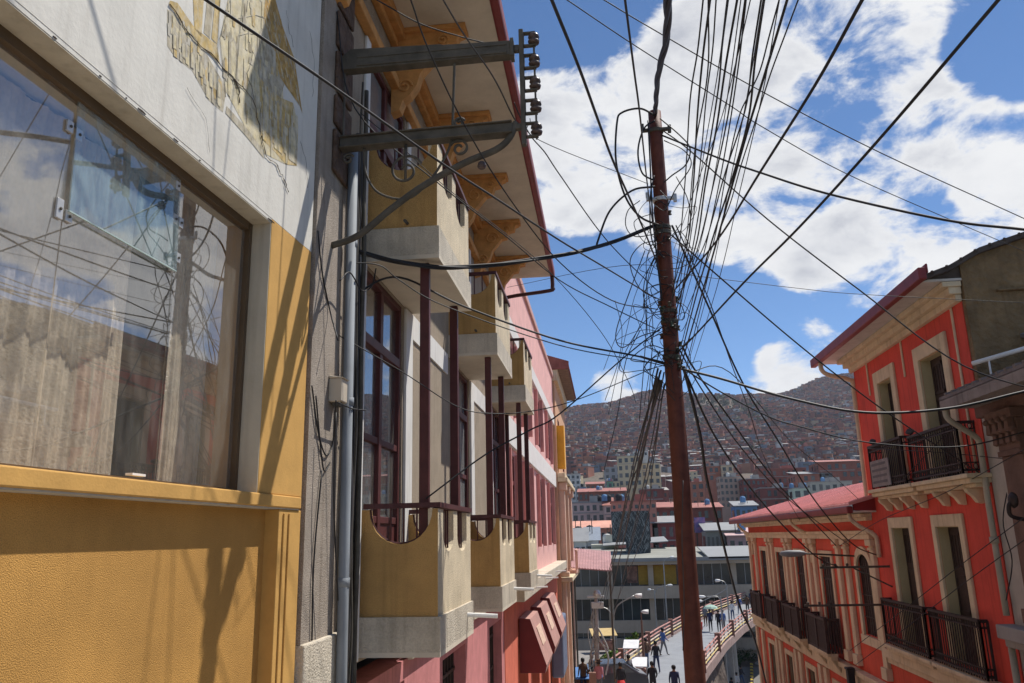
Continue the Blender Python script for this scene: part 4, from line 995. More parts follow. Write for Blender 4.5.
cab([(350,262),(380,265),(400,280),(446,306),(560,345),(640,360),(666,366)], 6.4, PY, .006, 'service_cable', 'thin cable running just under the thicker one past the second upper balcony')
cab([(207,0),(330,84),(445,165),(499,200),(560,240),(610,270),(656,298)], 2.6, PY, .0075, 'service_cable', 'cable cutting diagonally over the mural and the bracket to the pole', ext0=4)
cab([(300,63),(355,108),(435,180),(505,235),(560,280),(610,306),(655,328)], 5.6, PY, .006, 'service_cable', 'thin cable leaving the corner strip behind the lower bracket arm', end0=(-2.17,6.0,4.6))
cab([(514,102),(521,118),(532,137),(545,152),(561,176),(607,240),(658,291)], 6.35, PY, .006, 'drop_wire', 'slack wire from the insulator rack down to the pole')
cab([(440,-6),(464,34),(493,76),(511,112),(520,128)], 5.0, 6.35, .007, 'drop_wire', 'paired pale wire hanging over the upper bracket arm to the insulators', ext0=3, m=CABLEG)
cab([(411,0),(429,50),(467,129),(511,200),(560,262),(612,300),(658,309)], 4.6, PY, .006, 'drop_wire', 'thin wire dropping past the eave brackets towards the pole', ext0=3)
cab([(378,0),(420,23),(460,36),(502,47),(512,52)], 5.6, 6.35, .006, 'drop_wire', 'short wire from the top of the carved bracket to the upper arm tip', ext0=1.5)
cab([(560,174),(540,140),(530,118)], 8, 6.38, .004, 'drop_wire', 'fine wire behind the slack one near the insulator rack', end0=(.7,PY,4.1))
cab([(426,498),(484,455),(529,430),(560,413),(625,356),(668,322)], 7.2, PY, .008, 'service_cable', 'straight cable from the first lower balcony rail up to the pole')
cab([(330,330),(400,370),(455,405),(490,413),(535,410),(583,397),(657,366)], 6.3, PY, .005, 'service_cable', 'slack thin wire drooping past the posts below the upper balconies')
cab([(360,112),(405,150),(450,190),(540,262),(600,330),(628,380),(636,402)], 6.5, 9.4, .004, 'drop_wire', 'fine wire from the bracket wall past the boarded eave')
# right and downwards from the pole
down = [
 ([(682,366),(686,376),(700,434),(707,480),(722,538),(739,604),(755,640),(768,690)], 21, .020, 'heavy black cable dropping steeply beside the pole to the far street'),
 ([(684,366),(688,378),(721,446),(770,511),(816,556),(838,566)], 19.6, .014, 'cable falling to the lamp arm on the long red house, leftmost'),
 ([(682,345),(694,368),(729,417),(768,471),(793,500),(836,545)], 19.5, .012, 'cable falling to the cornice above the grey wall lamp'),
 ([(680,350),(700,386),(741,447),(790,500),(850,545)], 19.4, .009, 'thin cable falling between its neighbours to the long red house'),
 ([(672,225),(708,305),(743,383),(778,440),(815,500),(852,543),(880,556)], 19.3, .013, 'long cable from high on the pole to the arched window crossarm'),
 ([(676,225),(695,267),(711,305),(732,365),(748,407),(768,465),(800,520)], 24, .008, 'thin cable from high on the pole passing left of the long one'),
 ([(680,366),(720,391),(766,415),(796,425),(868,442),(960,446),(1030,430)], 12, .009, 'slack cable crossing the hillside to the upper iron balcony'),
 ([(686,372),(730,372),(790,440),(836,478),(860,500)], 19.2, .006, 'fine wire sagging to the pink tin roof edge')]
for pts, Y1, r, lb in down: cab(pts, PY, Y1, r, 'service_cable', lb)
cab([(540,256),(623,265),(693,275),(800,288),(865,294),(1040,303)], 12, 12.5, .005, 'span_wire', 'thin wire crossing level behind the pole above the hillside', ext0=.01, end0=(-2.0,17.4,5.6), ext1=.5)
rt = [([(1040,440),(950,490),(880,520),(840,545)], 11.5, 19.3, 'cable slanting up across the near lower door to the brown house'),
      ([(1040,505),(960,565),(900,612),(850,650)], 11.5, 20, 'upper cable of a close pair slanting over the near lower balcony'),
      ([(1040,528),(965,582),(905,628),(856,664)], 11.4, 20, 'lower cable of a close pair slanting over the near lower balcony'),
      ([(1040,350),(985,392),(935,445),(900,482)], 12.4, 16, 'wire slanting from the tin porch roof to the upper balcony'),
      ([(1040,462),(940,452),(868,448)], 11.8, 17.5, 'level thin wire across the upper iron balconies'),
      ([(1040,380),(960,410),(850,440),(780,455)], 12, 30, 'thin wire crossing the vermilion wall towards the hillside')]
for pts, a, c, lb in rt: cab(pts, a, c, .007, 'service_cable', lb)
cab([(1012,372),(1006,420),(1010,470),(1003,520),(1012,560),(1006,600)], 12.9, 13.0, .009, 'wall_cable', 'wavy cable clipped down the face of the brown house')
# bundle that runs from mid pole down to the far market pole
bund = [(660,372,641,459,625,509,606,600), (657,376,646,440,633,500,612,590), (662,380,640,455,628,520,608,610), (664,372,650,450,640,500,618,600), (658,368,634,470,622,520,600,605), (664,384,655,440,640,510,615,610), (661,370,636,452,616,545,604,600), (663,390,652,470,641,540,612,612), (660,380,648,430,626,520,610,575)]
for k, q in enumerate(bund):
    cab([(q[i], q[i+1]) for i in range(0, 8, 2)], PY+.05, 41.6, [.012,.010,.014,.009,.012,.008,.011,.008,.010][k], 'bundled_cable', 'dark cable in the bundle dropping from mid pole to the far lamp poles', 'bundle of cables falling to the market')
cab([(683,480),(682,540),(684,600),(683,650)], PY-.22, PY-.2, .006, 'hanging_wire', 'loose wire hanging straight down the lower shaft of the pole', m=CABLEG)
cab([(605,400),(618,362),(622,330),(615,300)], PY+.3, PY+.3, .004, 'hanging_wire', 'loose thin wire end curling in the sky left of the pole')
cab([(604,470),(614,430),(620,400),(626,360),(640,330)], 9.4, 9.1, .005, 'hanging_wire', 'loose wire swinging down left of the pole over the hillside')
# loops round the pole
loops = [
 ([(655,115),(640,108),(622,112),(617,122),(616,160),(625,195),(640,216),(660,225)], .013, 'thick loop bulging left from the pole tip down to the middle clamp'),
 ([(655,120),(644,128),(638,150),(642,172),(654,180)], .011, 'tight thick loop close to the left of the top clamp'),
 ([(660,118),(680,135),(690,148),(686,164),(672,175),(664,182)], .009, 'ringed loop bulging right of the top clamp'),
 ([(664,140),(684,150),(691,165),(676,188),(668,205)], .007, 'second smaller loop right of the pole tip'),
 ([(655,186),(632,190),(610,210),(598,240),(597,246)], .013, 'thick arc curving left from the pole to the thick service cable'),
 ([(662,232),(636,236),(626,226),(628,210),(640,200)], .006, 'thin loop hanging left of the double clamp'),
 ([(655,240),(640,245),(630,262),(640,288),(662,300)], .006, 'thin loop hanging left below the double clamp'),
 ([(660,330),(640,336),(622,347),(616,332),(630,290),(645,250)], .006, 'wide drooping loop left of the pole over blue sky'),
 ([(664,310),(648,312),(644,298),(652,270),(660,250)], .005, 'narrow loop against the left of the shaft'),
 ([(668,350),(650,345),(634,355),(632,360),(650,362)], .006, 'small flat loop where the service cables meet the pole'),
 ([(672,320),(684,318),(682,306),(675,300)], .005, 'tiny loop on the right of the insulator cluster'),
 ([(654,175),(650,200),(652,240),(664,258)], .008, 'cable hugging the left of the shaft between clamps'),
 ([(660,190),(668,200),(664,210),(655,205)], .006, 'pale coiled wire wrapped across the shaft'),
 ([(648,120),(650,160),(652,205),(656,250),(662,300)], .010, 'cable taped down the left of the shaft'),
 ([(676,176),(688,200),(690,230),(680,262),(672,292)], .006, 'loose loop bulging right of the double clamp'),
 ([(668,372),(660,400),(652,380),(660,350)], .006, 'small loop under the service cables'),
 ([(655,212),(634,222),(648,244),(670,236),(682,222)], .005, 'thin loop round the front of the double clamp')]
for k, (pts, r, lb) in enumerate(loops):
    cab(pts, PY-.16, PY-.14 if k % 2 else PY-.2, r, 'cable_loop', lb, 'loose loops on the pole', m=CABLEG if 'pale' in lb else CABLE, cat='cable loop')
for k in range(26):
    w = random.Random(100+k); y0 = w.choice([205,225,240,255,285,300,305,318,325,335,340,350,355,360]); x0 = 660 + (y0-120)*.071
    s = w.choice([-1,-1,1]); ln = w.uniform(10,34)
    pts = [(x0, y0), (x0+s*ln*.5, y0+w.uniform(-12,8)), (x0+s*ln, y0+w.uniform(2,22)), (x0+s*ln*.55, y0+w.uniform(15,34)), (x0+s*2, y0+w.uniform(18,45))]
    cab(pts, PY-.1, PY-.15, w.choice([.0035,.004,.005]), 'cable_loop', 'fine tangled wire loop clinging to the cluttered middle of the pole', 'fine wire tangle on the pole', cat='cable loop')
# wall wires near the meter box
wl = [([(318,230),(322,270),(330,310),(338,340)], 'thin wire stapled down the roughcast corner strip'), ([(312,385),(318,430),(326,455),(333,440),(336,400)], 'wire loop hanging left of the meter box'), ([(316,395),(320,440),(324,470),(330,462)], 'second wire loop hanging left of the meter box'),
      ([(322,470),(314,560),(312,640)], 'wire running down the corner strip to its plinth'), ([(338,402),(352,408),(366,410)], 'short wire leaving the meter box to the right'), ([(340,280),(350,272),(362,290),(372,285),(376,268)], 'curled wire end beside the conduit bundle'),
      ([(336,412),(334,500),(338,600)], 'wire dropping straight from the meter box')]
for pts, lb in wl:
    b = MB(); b.tube(catmull([atx(x, y, -2.165 if x < 334 else -2.05) for x, y in pts], 6), .0065, 5); tag(b.build('wall_wire', CABLE, None, smooth=True), lb, 'cable')
# ================================================================== terrain
def lerp(a, b, t): return a + (b-a)*max(0, min(1, t))
def bx(Y):                               # centre of the footbridge deck at the distance Y
    tab = [(36,.6),(45,2.0),(50,3.1),(60,5.5),(70,8.3),(80,11.6),(90,15.4),(100,19.8),(112,26),(130,37)]
    for (a, x), (c, z) in zip(tab, tab[1:]):
        if Y <= c: return lerp(x, z, (Y-a)/(c-a))
    return 37
HT = [(60,-13.2),(150,-13.2),(220,-9),(320,4),(420,14),(560,36),(700,62),(900,102),(1150,160),(1450,233),(1620,264),(1800,268),(2600,225),(4000,100)]
def hillz(X, Y):
    if Y < 150: return -13.2
    z = -13.2
    for (a, u), (c, v) in zip(HT, HT[1:]):
        if Y <= c: z = lerp(u, v, (Y-a)/(c-a)); break
    else: z = 100
    k = max(0, min(1, (Y-420)/900))
    px = X/Y
    z *= 1 + k*(.02*math.sin(X*.011+1) + .35*(px-.15) if px < .5 else k*.12)
    z += k*(9*math.sin(X*.017+Y*.004) + 6*math.sin(X*.037+2+Y*.009) + 5*math.sin(Y*.021))
    return z
def gz(X, Y):
    if Y <= 41: return GZ(Y) if X < 40 else GZ(Y)
    if Y < 58 and X < bx(Y) + 2.2: return -7.6
    if Y < 42.5: return lerp(-7.6, -13.2, (Y-41)/1.5)
    if Y < 60 and X < bx(Y) + 3.4: return lerp(-7.6, -13.2, max((Y-58)/.8, (X-bx(Y)-2.2)/.3))
    return hillz(X, Y)
ys = [-80,-40,-10,0,1,4,8,12,16,20,25,30,35,38,40,41,41.8,42.5,44,46,48,50,52,54,56,58,59,60,64,70,80,95,120,150,170,195,220,270,320,370,420,480,520,560,610,660,700,760,820,880,940,1000,1060,1120,1180,1240,1300,1360,1420,1480,1540,1600,1660,1740,1900,2200,2700,4000]
xs = sorted(set([-3000,-1500,-900,-600,-450,-330,-240,-170,-120,-80,-50,-30,-18,-10,-6] + [-4+.8*i for i in range(22)] + [15,18,22,26,32,40,50,62,75] + [90+18*i for i in range(42)] + [860,930,1050,1300,1700,2300,3500]))
b = MB(); b.grid([[(x, y, gz(x, y)) for x in xs] for y in ys])
HILLM = mat('dry hillside earth', (.15,.10,.085), var=.3, scale=.02, c2=(.135,.115,.085), bump=.5, bscale=.4, bdist=2)
g = structure(b.build('ground', HILLM, None, normals=False))
# street surface, pavements and kerbs
yy_ = [-40,-10,1,5,10,15,20,25,30,35,38,41]
b = MB(); b.grid([[(x, y, GZ(y)+.004) for x in (1.3, 4.7)] for y in yy_]); structure(b.build('road', ASPHALT, None, normals=False))
for nm, x0, x1 in (('pavement', -2.6, 1.3), ('pavement', 4.7, 6.2)):
    b = MB()
    for a, c in zip(yy_, yy_[1:]):
        b.v += []; z0, z1 = GZ(a), GZ(c); k = len(b.v)
        b.v += [(x0,a,z0+.13),(x1,a,z0+.13),(x1,c,z1+.13),(x0,c,z1+.13),(x0,a,z0-.2),(x1,a,z0-.2),(x1,c,z1-.2),(x0,c,z1-.2)]
        for f in ((0,1,2,3),(4,7,6,5),(1,5,6,2),(0,3,7,4)): b.f.append(tuple(k+i for i in f)); b.m.append(0)
    structure(b.build(nm, PAVING, None))
b = MB(); b.grid([[(x, y, -7.592) for x in (-12, bx(y)+1.6)] for y in (41,44,47,50,53,56,58)]); structure(b.build('market_square', mat('square paving', (.22,.20,.18), var=.2, scale=.8), None, normals=False))
b = MB(); b.grid([[(x, y, -13.19) for x in (-60, 90)] for y in (61,75,88)]); structure(b.build('avenue', ASPHALT, None, normals=False))

# ================================================================== footbridge
t = thing('footbridge', 'curving pedestrian footbridge with pink and yellow railings and a pale deck', 'bridge', (5, 60, -7.5))
BYS = [40+2*i for i in range(38)]
def bn_(Y): d = Vector((bx(Y+1)-bx(Y-1), 2, 0)).normalized(); return Vector((d.y, -d.x, 0))
HW = 2.25
deckm = mat('pale deck paving', (.24,.25,.265), var=.12, scale=.9)
b = MB(); b.grid([[Vector((bx(y), y, -7.5)) + bn_(y)*s for s in (-HW, HW)] for y in BYS]); b.grid([[Vector((bx(y), y, -7.85)) + bn_(y)*s for s in (-HW, HW)] for y in BYS]); b.build('deck', deckm, t, normals=False)
for s in (-1, 1):
    b = MB(); b.grid([[Vector((bx(y), y, z)) + bn_(y)*s*(HW+.12) for z in (-7.86, -7.32)] for y in BYS]); b.grid([[Vector((bx(y), y, -7.32)) + bn_(y)*s*w for w in (HW-.05, HW+.12)] for y in BYS]); b.grid([[Vector((bx(y), y, z)) + bn_(y)*s*(HW-.05) for z in (-7.5, -7.32)] for y in BYS])
    b.build('edge_beam', mat('dull pink beam', (.34,.24,.21), var=.2, streak=.3), t, normals=False)
    r = MB()
    for (z, m) in ((-7.12, 1), (-6.90, 2), (-6.68, 0), (-6.44, 0)):
        r.tube([Vector((bx(y), y, z)) + bn_(y)*s*HW for y in BYS], .055, 5, m)
    for y in BYS[::1]:
        p = Vector((bx(y), y, -7.3)) + bn_(y)*s*HW; r.bar(p, p + Vector((0,0,.95)), .08, .08, 0)
        if int(y) % 8 == 0: r.box(p.x-.16, p.x+.16, p.y-.16, p.y+.16, -7.4, -6.25, 3)
    r.build('railing', [mat('pinkish red rail', (.42,.22,.19)), mat('yellow rail', (.55,.43,.20)), mat('cream rail', (.55,.44,.35)), mat('brown rail pier', (.24,.13,.10))], t)
for y in (62, 76, 90, 104):
    b = MB(); b.lathe((bx(y), y, -13.3), [(.9,0),(.9,.2),(.55,.4),(.5,4.4),(1.3,5.1)], 16); b.build('pillar', mat('concrete pillar', (.33,.31,.28), streak=.3), t, smooth=False)
b = MB()
for s in (-1,1):
    for k in range(26):
        y = 66 + k*.9; x = .168*y + s*.9
        b.box(x-.1, x+.1, y, y+.5, -13.18, -12.85, k % 2)
kt = b.build('painted_kerb', [mat('yellow kerb', (.60,.43,.07)), mat('dark kerb', (.09,.06,.05))], None)
tag(kt, 'yellow and dark painted kerb stones below the footbridge on the right', 'kerb')

# ================================================================== people
SKIN = mat('brown skin', (.24,.125,.075), var=.08); HAIR = mat('black hair', (.012,.010,.010), rough=.5)
def person(loc, rotz, label, shirt, trousers, pose='stand', hat=None, skirt=False, h=1.66):
    s = h/1.75
    t = thing('person', label, 'person', loc, rotz)
    st = {'stand': (.0,.0,.06,-.05), 'walk': (.22,-.24,.2,-.2), 'walk2': (-.20,.22,-.18,.2), 'carry': (.05,-.05,.35,.32)}[pose]
    V = {'pel': (0,0,.94), 'spine': (0,.0,1.15), 'chest': (0,.01,1.36), 'neck': (0,.0,1.49), 'head0': (0,.015,1.57), 'head1': (0,.02,1.70)}
    Rr = {'pel': .135, 'spine': .125, 'chest': .145, 'neck': .055, 'head0': .075, 'head1': .085}
    E_ = [('pel','spine'),('spine','chest'),('chest','neck'),('neck','head0'),('head0','head1')]
    for sd, sg, lg, ar in (('l',-1,st[0],st[2]),('r',1,st[1],st[3])):
        V.update({'hip'+sd:(sg*.09,0,.88),'knee'+sd:(sg*.10,lg*.55+.02,.49),'ank'+sd:(sg*.10,lg*1.1-.02,.09),'toe'+sd:(sg*.11,lg*1.1+.14,.035),
                  'sh'+sd:(sg*.17,0,1.42),'el'+sd:(sg*.23,-.04+ar*.3,1.14),'wr'+sd:(sg*.23,.08+ar*.7,.92 + abs(ar)*.25),'hand'+sd:(sg*.225,.13+ar*.85,.85+abs(ar)*.3)})
        Rr.update({'hip'+sd:.095,'knee'+sd:.062,'ank'+sd:.042,'toe'+sd:.034,'sh'+sd:.062,'el'+sd:.042,'wr'+sd:.030,'hand'+sd:.034})
        E_ += [('pel','hip'+sd),('hip'+sd,'knee'+sd),('knee'+sd,'ank'+sd),('ank'+sd,'toe'+sd),('chest','sh'+sd),('sh'+sd,'el'+sd),('el'+sd,'wr'+sd),('wr'+sd,'hand'+sd)]
    ks = list(V); me = bpy.data.meshes.new('body')
    me.from_pydata([Vector(V[k])*s for k in ks], [(ks.index(a), ks.index(c)) for a, c in E_], [])
    o = bpy.data.objects.new('body', me); col.objects.link(o)
    sk = o.modifiers.new('skin', 'SKIN'); sk.use_smooth_shade = True
    for i, k in enumerate(ks): me.skin_vertices[0].data[i].radius = (Rr[k]*s*1.15 if k in ('chest','spine','pel') else Rr[k]*s, Rr[k]*s*.8 if k in ('chest','spine','pel') else Rr[k]*s)
    me.skin_vertices[0].data[0].use_root = True
    o.modifiers.new('sub', 'SUBSURF').levels = 1
    bpy.context.view_layer.update()
    ev = o.evaluated_get(bpy.context.evaluated_depsgraph_get()); m2 = bpy.data.meshes.new_from_object(ev); m2.name = 'body'
    bpy.data.objects.remove(o); m2.materials.clear()
    for mm in (SKIN, shirt, trousers, DSTEEL): m2.materials.append(mm)
    for p in m2.polygons:
        c = p.center/s; p.use_smooth = True
        if c.z < .075: k = 3
        elif c.z < .93: k = 2 if abs(c.x) < .185 or c.z < .7 else 0
        elif c.z < 1.475: k = 1 if not (abs(c.x) > .19 and c.z < .98) else 0
        else: k = 0
        p.material_index = k
    o = bpy.data.objects.new('body', m2); col.objects.link(o); o.parent = t; ORG[o.name] = Vector((0,0,0))
    b = MB(); b.lathe((0, -.005, 1.58*s), [(.085*s,0),(.105*s,.05*s),(.108*s,.12*s),(.085*s,.175*s),(.03*s,.20*s)], 12); b.build('hair', HAIR, o, smooth=True, local=True)
    b = MB(); b.lathe((0, .105*s, 1.655*s), [(.012,-.035*s),(.02*s,-.02*s),(.008,.02*s)], 6); b.build('nose', SKIN, o, local=True)
    if skirt:
        b = MB(); b.lathe((0,0,.45*s), [(.27*s,0),(.24*s,.25*s),(.16*s,.5*s)], 14); b.build('skirt', trousers, o, smooth=True, local=True)
    if hat:
        b = MB(); b.lathe((0,.01,1.70*s), [(.20*s,0),(.20*s,.012),(.105*s,.02),(.10*s,.11*s),(.03*s,.12*s)], 14); b.build('hat', hat, o, local=True)
    return t
def cl(n, c): return mat('cloth '+n, c, rough=.9, var=.15, scale=8)
def gp(px, py, z=-7.5): return atz(px, py, z)
dk = cl('charcoal', (.03,.03,.035)); nv = cl('navy', (.03,.04,.09)); bl = cl('blue', (.07,.13,.32)); rd = cl('red', (.50,.04,.04)); wh = cl('white', (.65,.64,.62)); gn = cl('grey', (.16,.16,.17)); br_ = cl('brown', (.12,.07,.045)); pk = cl('pink', (.55,.22,.25)); jn = cl('denim', (.06,.09,.17))
person(gp(657,672), .2, 'person in charcoal jacket and dark trousers walking alone on the pale deck', dk, nv, 'walk')
person(gp(654,699.0), .1, 'person in a black top with arms folded behind the lone deck walker', dk, dk, 'carry')
person(gp(676,704), -.1, 'person with only dark head and shoulders showing beside the pole foot', nv, gn, 'stand')
person(gp(711,631), 2.8, 'person in navy clothes beneath the pale green umbrella on the bridge', nv, dk, 'stand')
person(gp(706,626), 2.6, 'person in a grey top left of the umbrella carrier on the bridge', gn, br_, 'stand')
person(gp(719.5,632), 3.0, 'person in black clothes standing right of the umbrella carrier', dk, dk, 'walk')
person(gp(724,632), 3.2, 'person in a blue top by the lamp post on the bridge', bl, gn, 'walk2')
person(gp(740,614), 3.2, 'person in bright blue jacket crossing near the bend of the bridge', bl, jn, 'walk')
person(gp(748,613), 3.1, 'person in dark brown coat at the right end of the visible bridge', br_, dk, 'stand')
person(gp(622,700), .4, 'person in dark top and bright red skirt at the market', dk, rd, 'stand', skirt=True)
person(gp(584,694), .3, 'person in a dark brown jacket beside the ochre house', br_, nv, 'stand')
person(gp(600,697), -.4, 'person in a pink striped shawl among the stalls', pk, gn, 'stand', hat=br_)
person(gp(630,690), .9, 'person in grey clothes right of the red skirted shopper', gn, dk, 'walk')
for i, (px, py, sh, tr, lb) in enumerate(((718,676,br_,dk,'person in brown jacket in the crowd below the right railing, at the left'),(727,684,bl,jn,'person in blue jacket in the crowd below the right railing'),(722,668,wh,dk,'person in white shirt in the crowd below the right railing'),(733,690,dk,br_,'person in dark jacket in the crowd below the right railing'),(735,668,jn,dk,'person in denim jacket at the right of the crowd below the railing'),(729,664,wh,gn,'person in a white top furthest back in the crowd below the railing'))):
    p = atz(px, py+8, -7.6 if py > 680 else -9); 
    p = atz(px, py+9, -13.19)
    person(p, random.uniform(-1,3), lb, sh, tr, 'stand' if i % 2 else 'walk')
# pale green umbrella and market umbrellas
u = gp(711,631); t = thing('umbrella', 'pale green umbrella held up on the footbridge', 'umbrella', u)
b = MB(); b.lathe(u + Vector((.12,.1,1.72)), [(.58,0),(.48,.13),(.28,.24),(.03,.30)], 8); b.build('canopy', mat('pale green cloth', (.33,.46,.38)), t)
b = MB(); b.tube([u + Vector((.22,.15,.98)), u + Vector((.12,.1,2.0))], .012, 6); b.build('handle', DSTEEL, t)
# ================================================================== street lamps and poles
def lamp(loc, h, arms, label, m=STEEL, globe=None):
    t = thing('street_lamp', label, 'street lamp', loc); p = Vector(loc)
    b = MB(); b.tube([p, p+Vector((0,0,h*.5)), p+Vector((0,0,h))], [.09,.07,.05], 8); b.lathe(p, [(.16,0),(.16,.5),(.10,.6)], 10); b.build('post', m, t, smooth=False)
    for (dx, dz, ln) in arms:
        e = p + Vector((dx, 0, h+dz))
        a = MB(); a.tube(catmull([p+Vector((0,0,h-.3)), p+Vector((dx*.25,0,h+dz*.5)), e], 6), .035, 6); ao = a.build('arm', m, t, smooth=True)
        sg = 1 if dx > 0 else -1
        a = MB(); a.lathe(e, [(.03,0),(.10,sg*.12),(.12,sg*.4),(.07,sg*ln),(.02,sg*(ln+.05))], 10, 0, 'x'); a.build('lamp_head', WHITE, ao, smooth=True)
    return t
def gl(px, py, Y): return at(px, py, Y)
p = gl(616, 690, 43); lamp((p.x, 43, -7.6), gl(617,615,43).z+7.6, [(1.15,.95,.35),(-.55,.45,.3)], 'double armed street lamp at the edge of the market')
p = gl(645, 680, 46); lamp((p.x, 46, -7.6), gl(645,620,46).z+7.6, [(.0001,.45,.3)], 'street lamp with a single brown head left of the rusty pole', m=mat('brown lamp post', (.20,.12,.09)))
p = gl(657, 630, 86); lamp((p.x, 86, -13.2), gl(657,590,86).z+13.2, [(1.3,.5,.5),(-.3,.1,.2)], 'slim avenue lamp standing in front of the grey market hall')
p = gl(724, 640, 64); lamp((p.x, 64, -13.2), gl(717,596,64).z+13.2, [(-1.1,.0,.5)], 'tall white lamp beside the umbrella group on the bridge')
p = gl(719, 640, 66); t = lamp((p.x+.9, 66, -13.2), gl(722,584,66).z+13.2, [(-.4,.3,.4),(-1.9,-1.2,.4)], 'grey lamp with two long outstretched arms above the bridge')
p = gl(675, 640, 80); lamp((p.x-.6, 80, -13.2), gl(672,562,80).z+13.2, [(.6,.5,.4)], 'slender lamp mast hidden mostly behind the rusty pole')
# market utility pole with the messy cable ends
p = gl(597, 683, 41.8)
t = thing('market_pole', 'grey utility pole wrapped in pale cables at the market corner', 'pole', (p.x, 41.8, -7.6))
b = MB(); b.tube([(p.x,41.8,-7.6),(p.x+.15,41.8,-2.9)], [.14,.10], 10); b.build('shaft', mat('pale grey pole', (.36,.34,.32), var=.2), t)
b = MB(); b.box(p.x-.3, p.x+.55, 41.7, 41.9, -3.0, -2.9); b.box(p.x-.1, p.x+.5, 41.65, 41.95, -3.5, -3.2); b.lathe((p.x+.2,41.75,-2.9), [(.18,0),(.2,.1),(.1,.28)], 10); b.build('transformer', LSTEEL, t, bevel=.02)
b = MB()
for k in range(14):
    q0 = Vector((p.x+random.uniform(-.1,.25), 41.7, random.uniform(-6.5,-3.2))); q1 = q0 + Vector((random.uniform(-.5,.5), random.uniform(-.2,.2), random.uniform(-2,-.4)))
    b.tube(catmull([q0, q0.lerp(q1,.5)+Vector((random.uniform(-.4,.4),0,random.uniform(-.3,.3))), q1], 5), random.choice([.02,.03,.045]), 5)
b.build('cable_clutter', mat('pale sheath', (.42,.41,.39), var=.3), t, smooth=True)
# ================================================================== market: stalls, vehicles, planting
def shade(px, py, Y, w, d, hgt, c, label, cat='stall'):
    p = gl(px, py, Y); z0 = -7.6
    t = thing('market_stall', label, cat, (p.x, Y, z0), random.uniform(-.2,.2))
    b = MB(); b.prism([(-w/2,-d/2,hgt-.25),(w/2,-d/2,hgt-.25),(w/2,0,hgt),(w/2,d/2,hgt-.2),(w/2,d/2,hgt-.16),(w/2,0,hgt+.04),(w/2,-d/2,hgt-.21),(-w/2,-d/2,hgt-.21)][0:2] + [(w/2,d/2,hgt+.1),(-w/2,d/2,hgt+.1)], (0,0,.04)); b.build('awning', mat('stall '+label, c, var=.15, scale=3), t, local=True)
    for sx in (-1,1):
        for sy in (-1,1):
            b = MB(); b.tube([(sx*w*.46, sy*d*.46, 0), (sx*w*.46, sy*d*.46, hgt-.22 + (.3 if sy>0 else 0))], .03, 6); b.build('leg', STEEL, t, local=True)
    b = MB(); b.box(-w*.42, w*.42, -d*.35, d*.35, .7, .78); b.box(-w*.40, w*.40, -d*.33, d*.33, .2, .7); b.build('counter', mat('stall goods', (.30,.16,.12), var=.6, scale=6), t, local=True)
shade(586, 676, 42.4, 1.7, 1.2, 1.05, (.10,.22,.48), 'low market stall with a blue sheet roof beside the ochre house')
shade(604, 650, 57, 1.7, 1.2, 1.35, (.50,.36,.16), 'market stall with a tan plank roof near the planting')
shade(632, 660, 47.5, .85, .8, 1.75, (.72,.72,.72), 'market stall under a white slanted board behind the red skirted shopper')
shade(640, 673, 45.2, .8, .8, 1.15, (.74,.74,.74), 'low market stall under a white board beside the left bridge railing')
def car(loc, rotz, c, label):
    t = thing('parked_car', label, 'car', loc, rotz); pm = mat('car paint '+label, c, rough=.25, var=.05, spec=.6)
    L, Wd = 4.2, 1.7
    prof = [(-L/2,.35),(-L/2,.75),(-L/2+.15,.88),(-1.0,.95),(-.45,1.42),(.95,1.45),(1.65,.98),(L/2-.05,.88),(L/2,.6),(L/2,.35)]
    b = MB(); b.prism([(x,-Wd/2,z) for x,z in prof], (0,Wd,0)); b.build('body', pm, t, local=True, bevel=.08)
    b = MB()
    for s in (-1,1): b.prism([(x, s*(Wd/2+.004), z) for x,z in ((-.8,.98),(-.38,1.36),(.88,1.38),(1.4,1.0))], (0, s*.006, 0))
    b.prism([(-1.03,-.72,.99),(-1.03,.72,.99),(-.52,.66,1.39),(-.52,-.66,1.39)], (-.03,0,.03)); b.prism([(1.62,-.72,1.03),(1.62,.72,1.03),(1.02,.66,1.42),(1.02,-.66,1.42)], (.03,0,.03)); b.build('window', PANE, t, local=True)
    for sx in (-1.3,1.3):
        for sy in (-1,1):
            b = MB(); b.lathe((sx, sy*(Wd/2-.1), .31), [(.20,-.1),(.31,-.09),(.31,.09),(.20,.1)], 16, 0, 'y'); w = b.build('wheel', CABLE, t, local=True)
    for sy in (-1,1):
        b = MB(); b.box(-L/2-.02, -L/2+.03, sy*.62-.17, sy*.62+.17, .62, .76); b.build('headlight', WHITE, t, local=True)
p = gl(600, 655, 52); car((p.x+.3, 43.2, -7.6), .15, (.06,.065,.075), 'dark grey car parked at the market beside the double armed lamp')
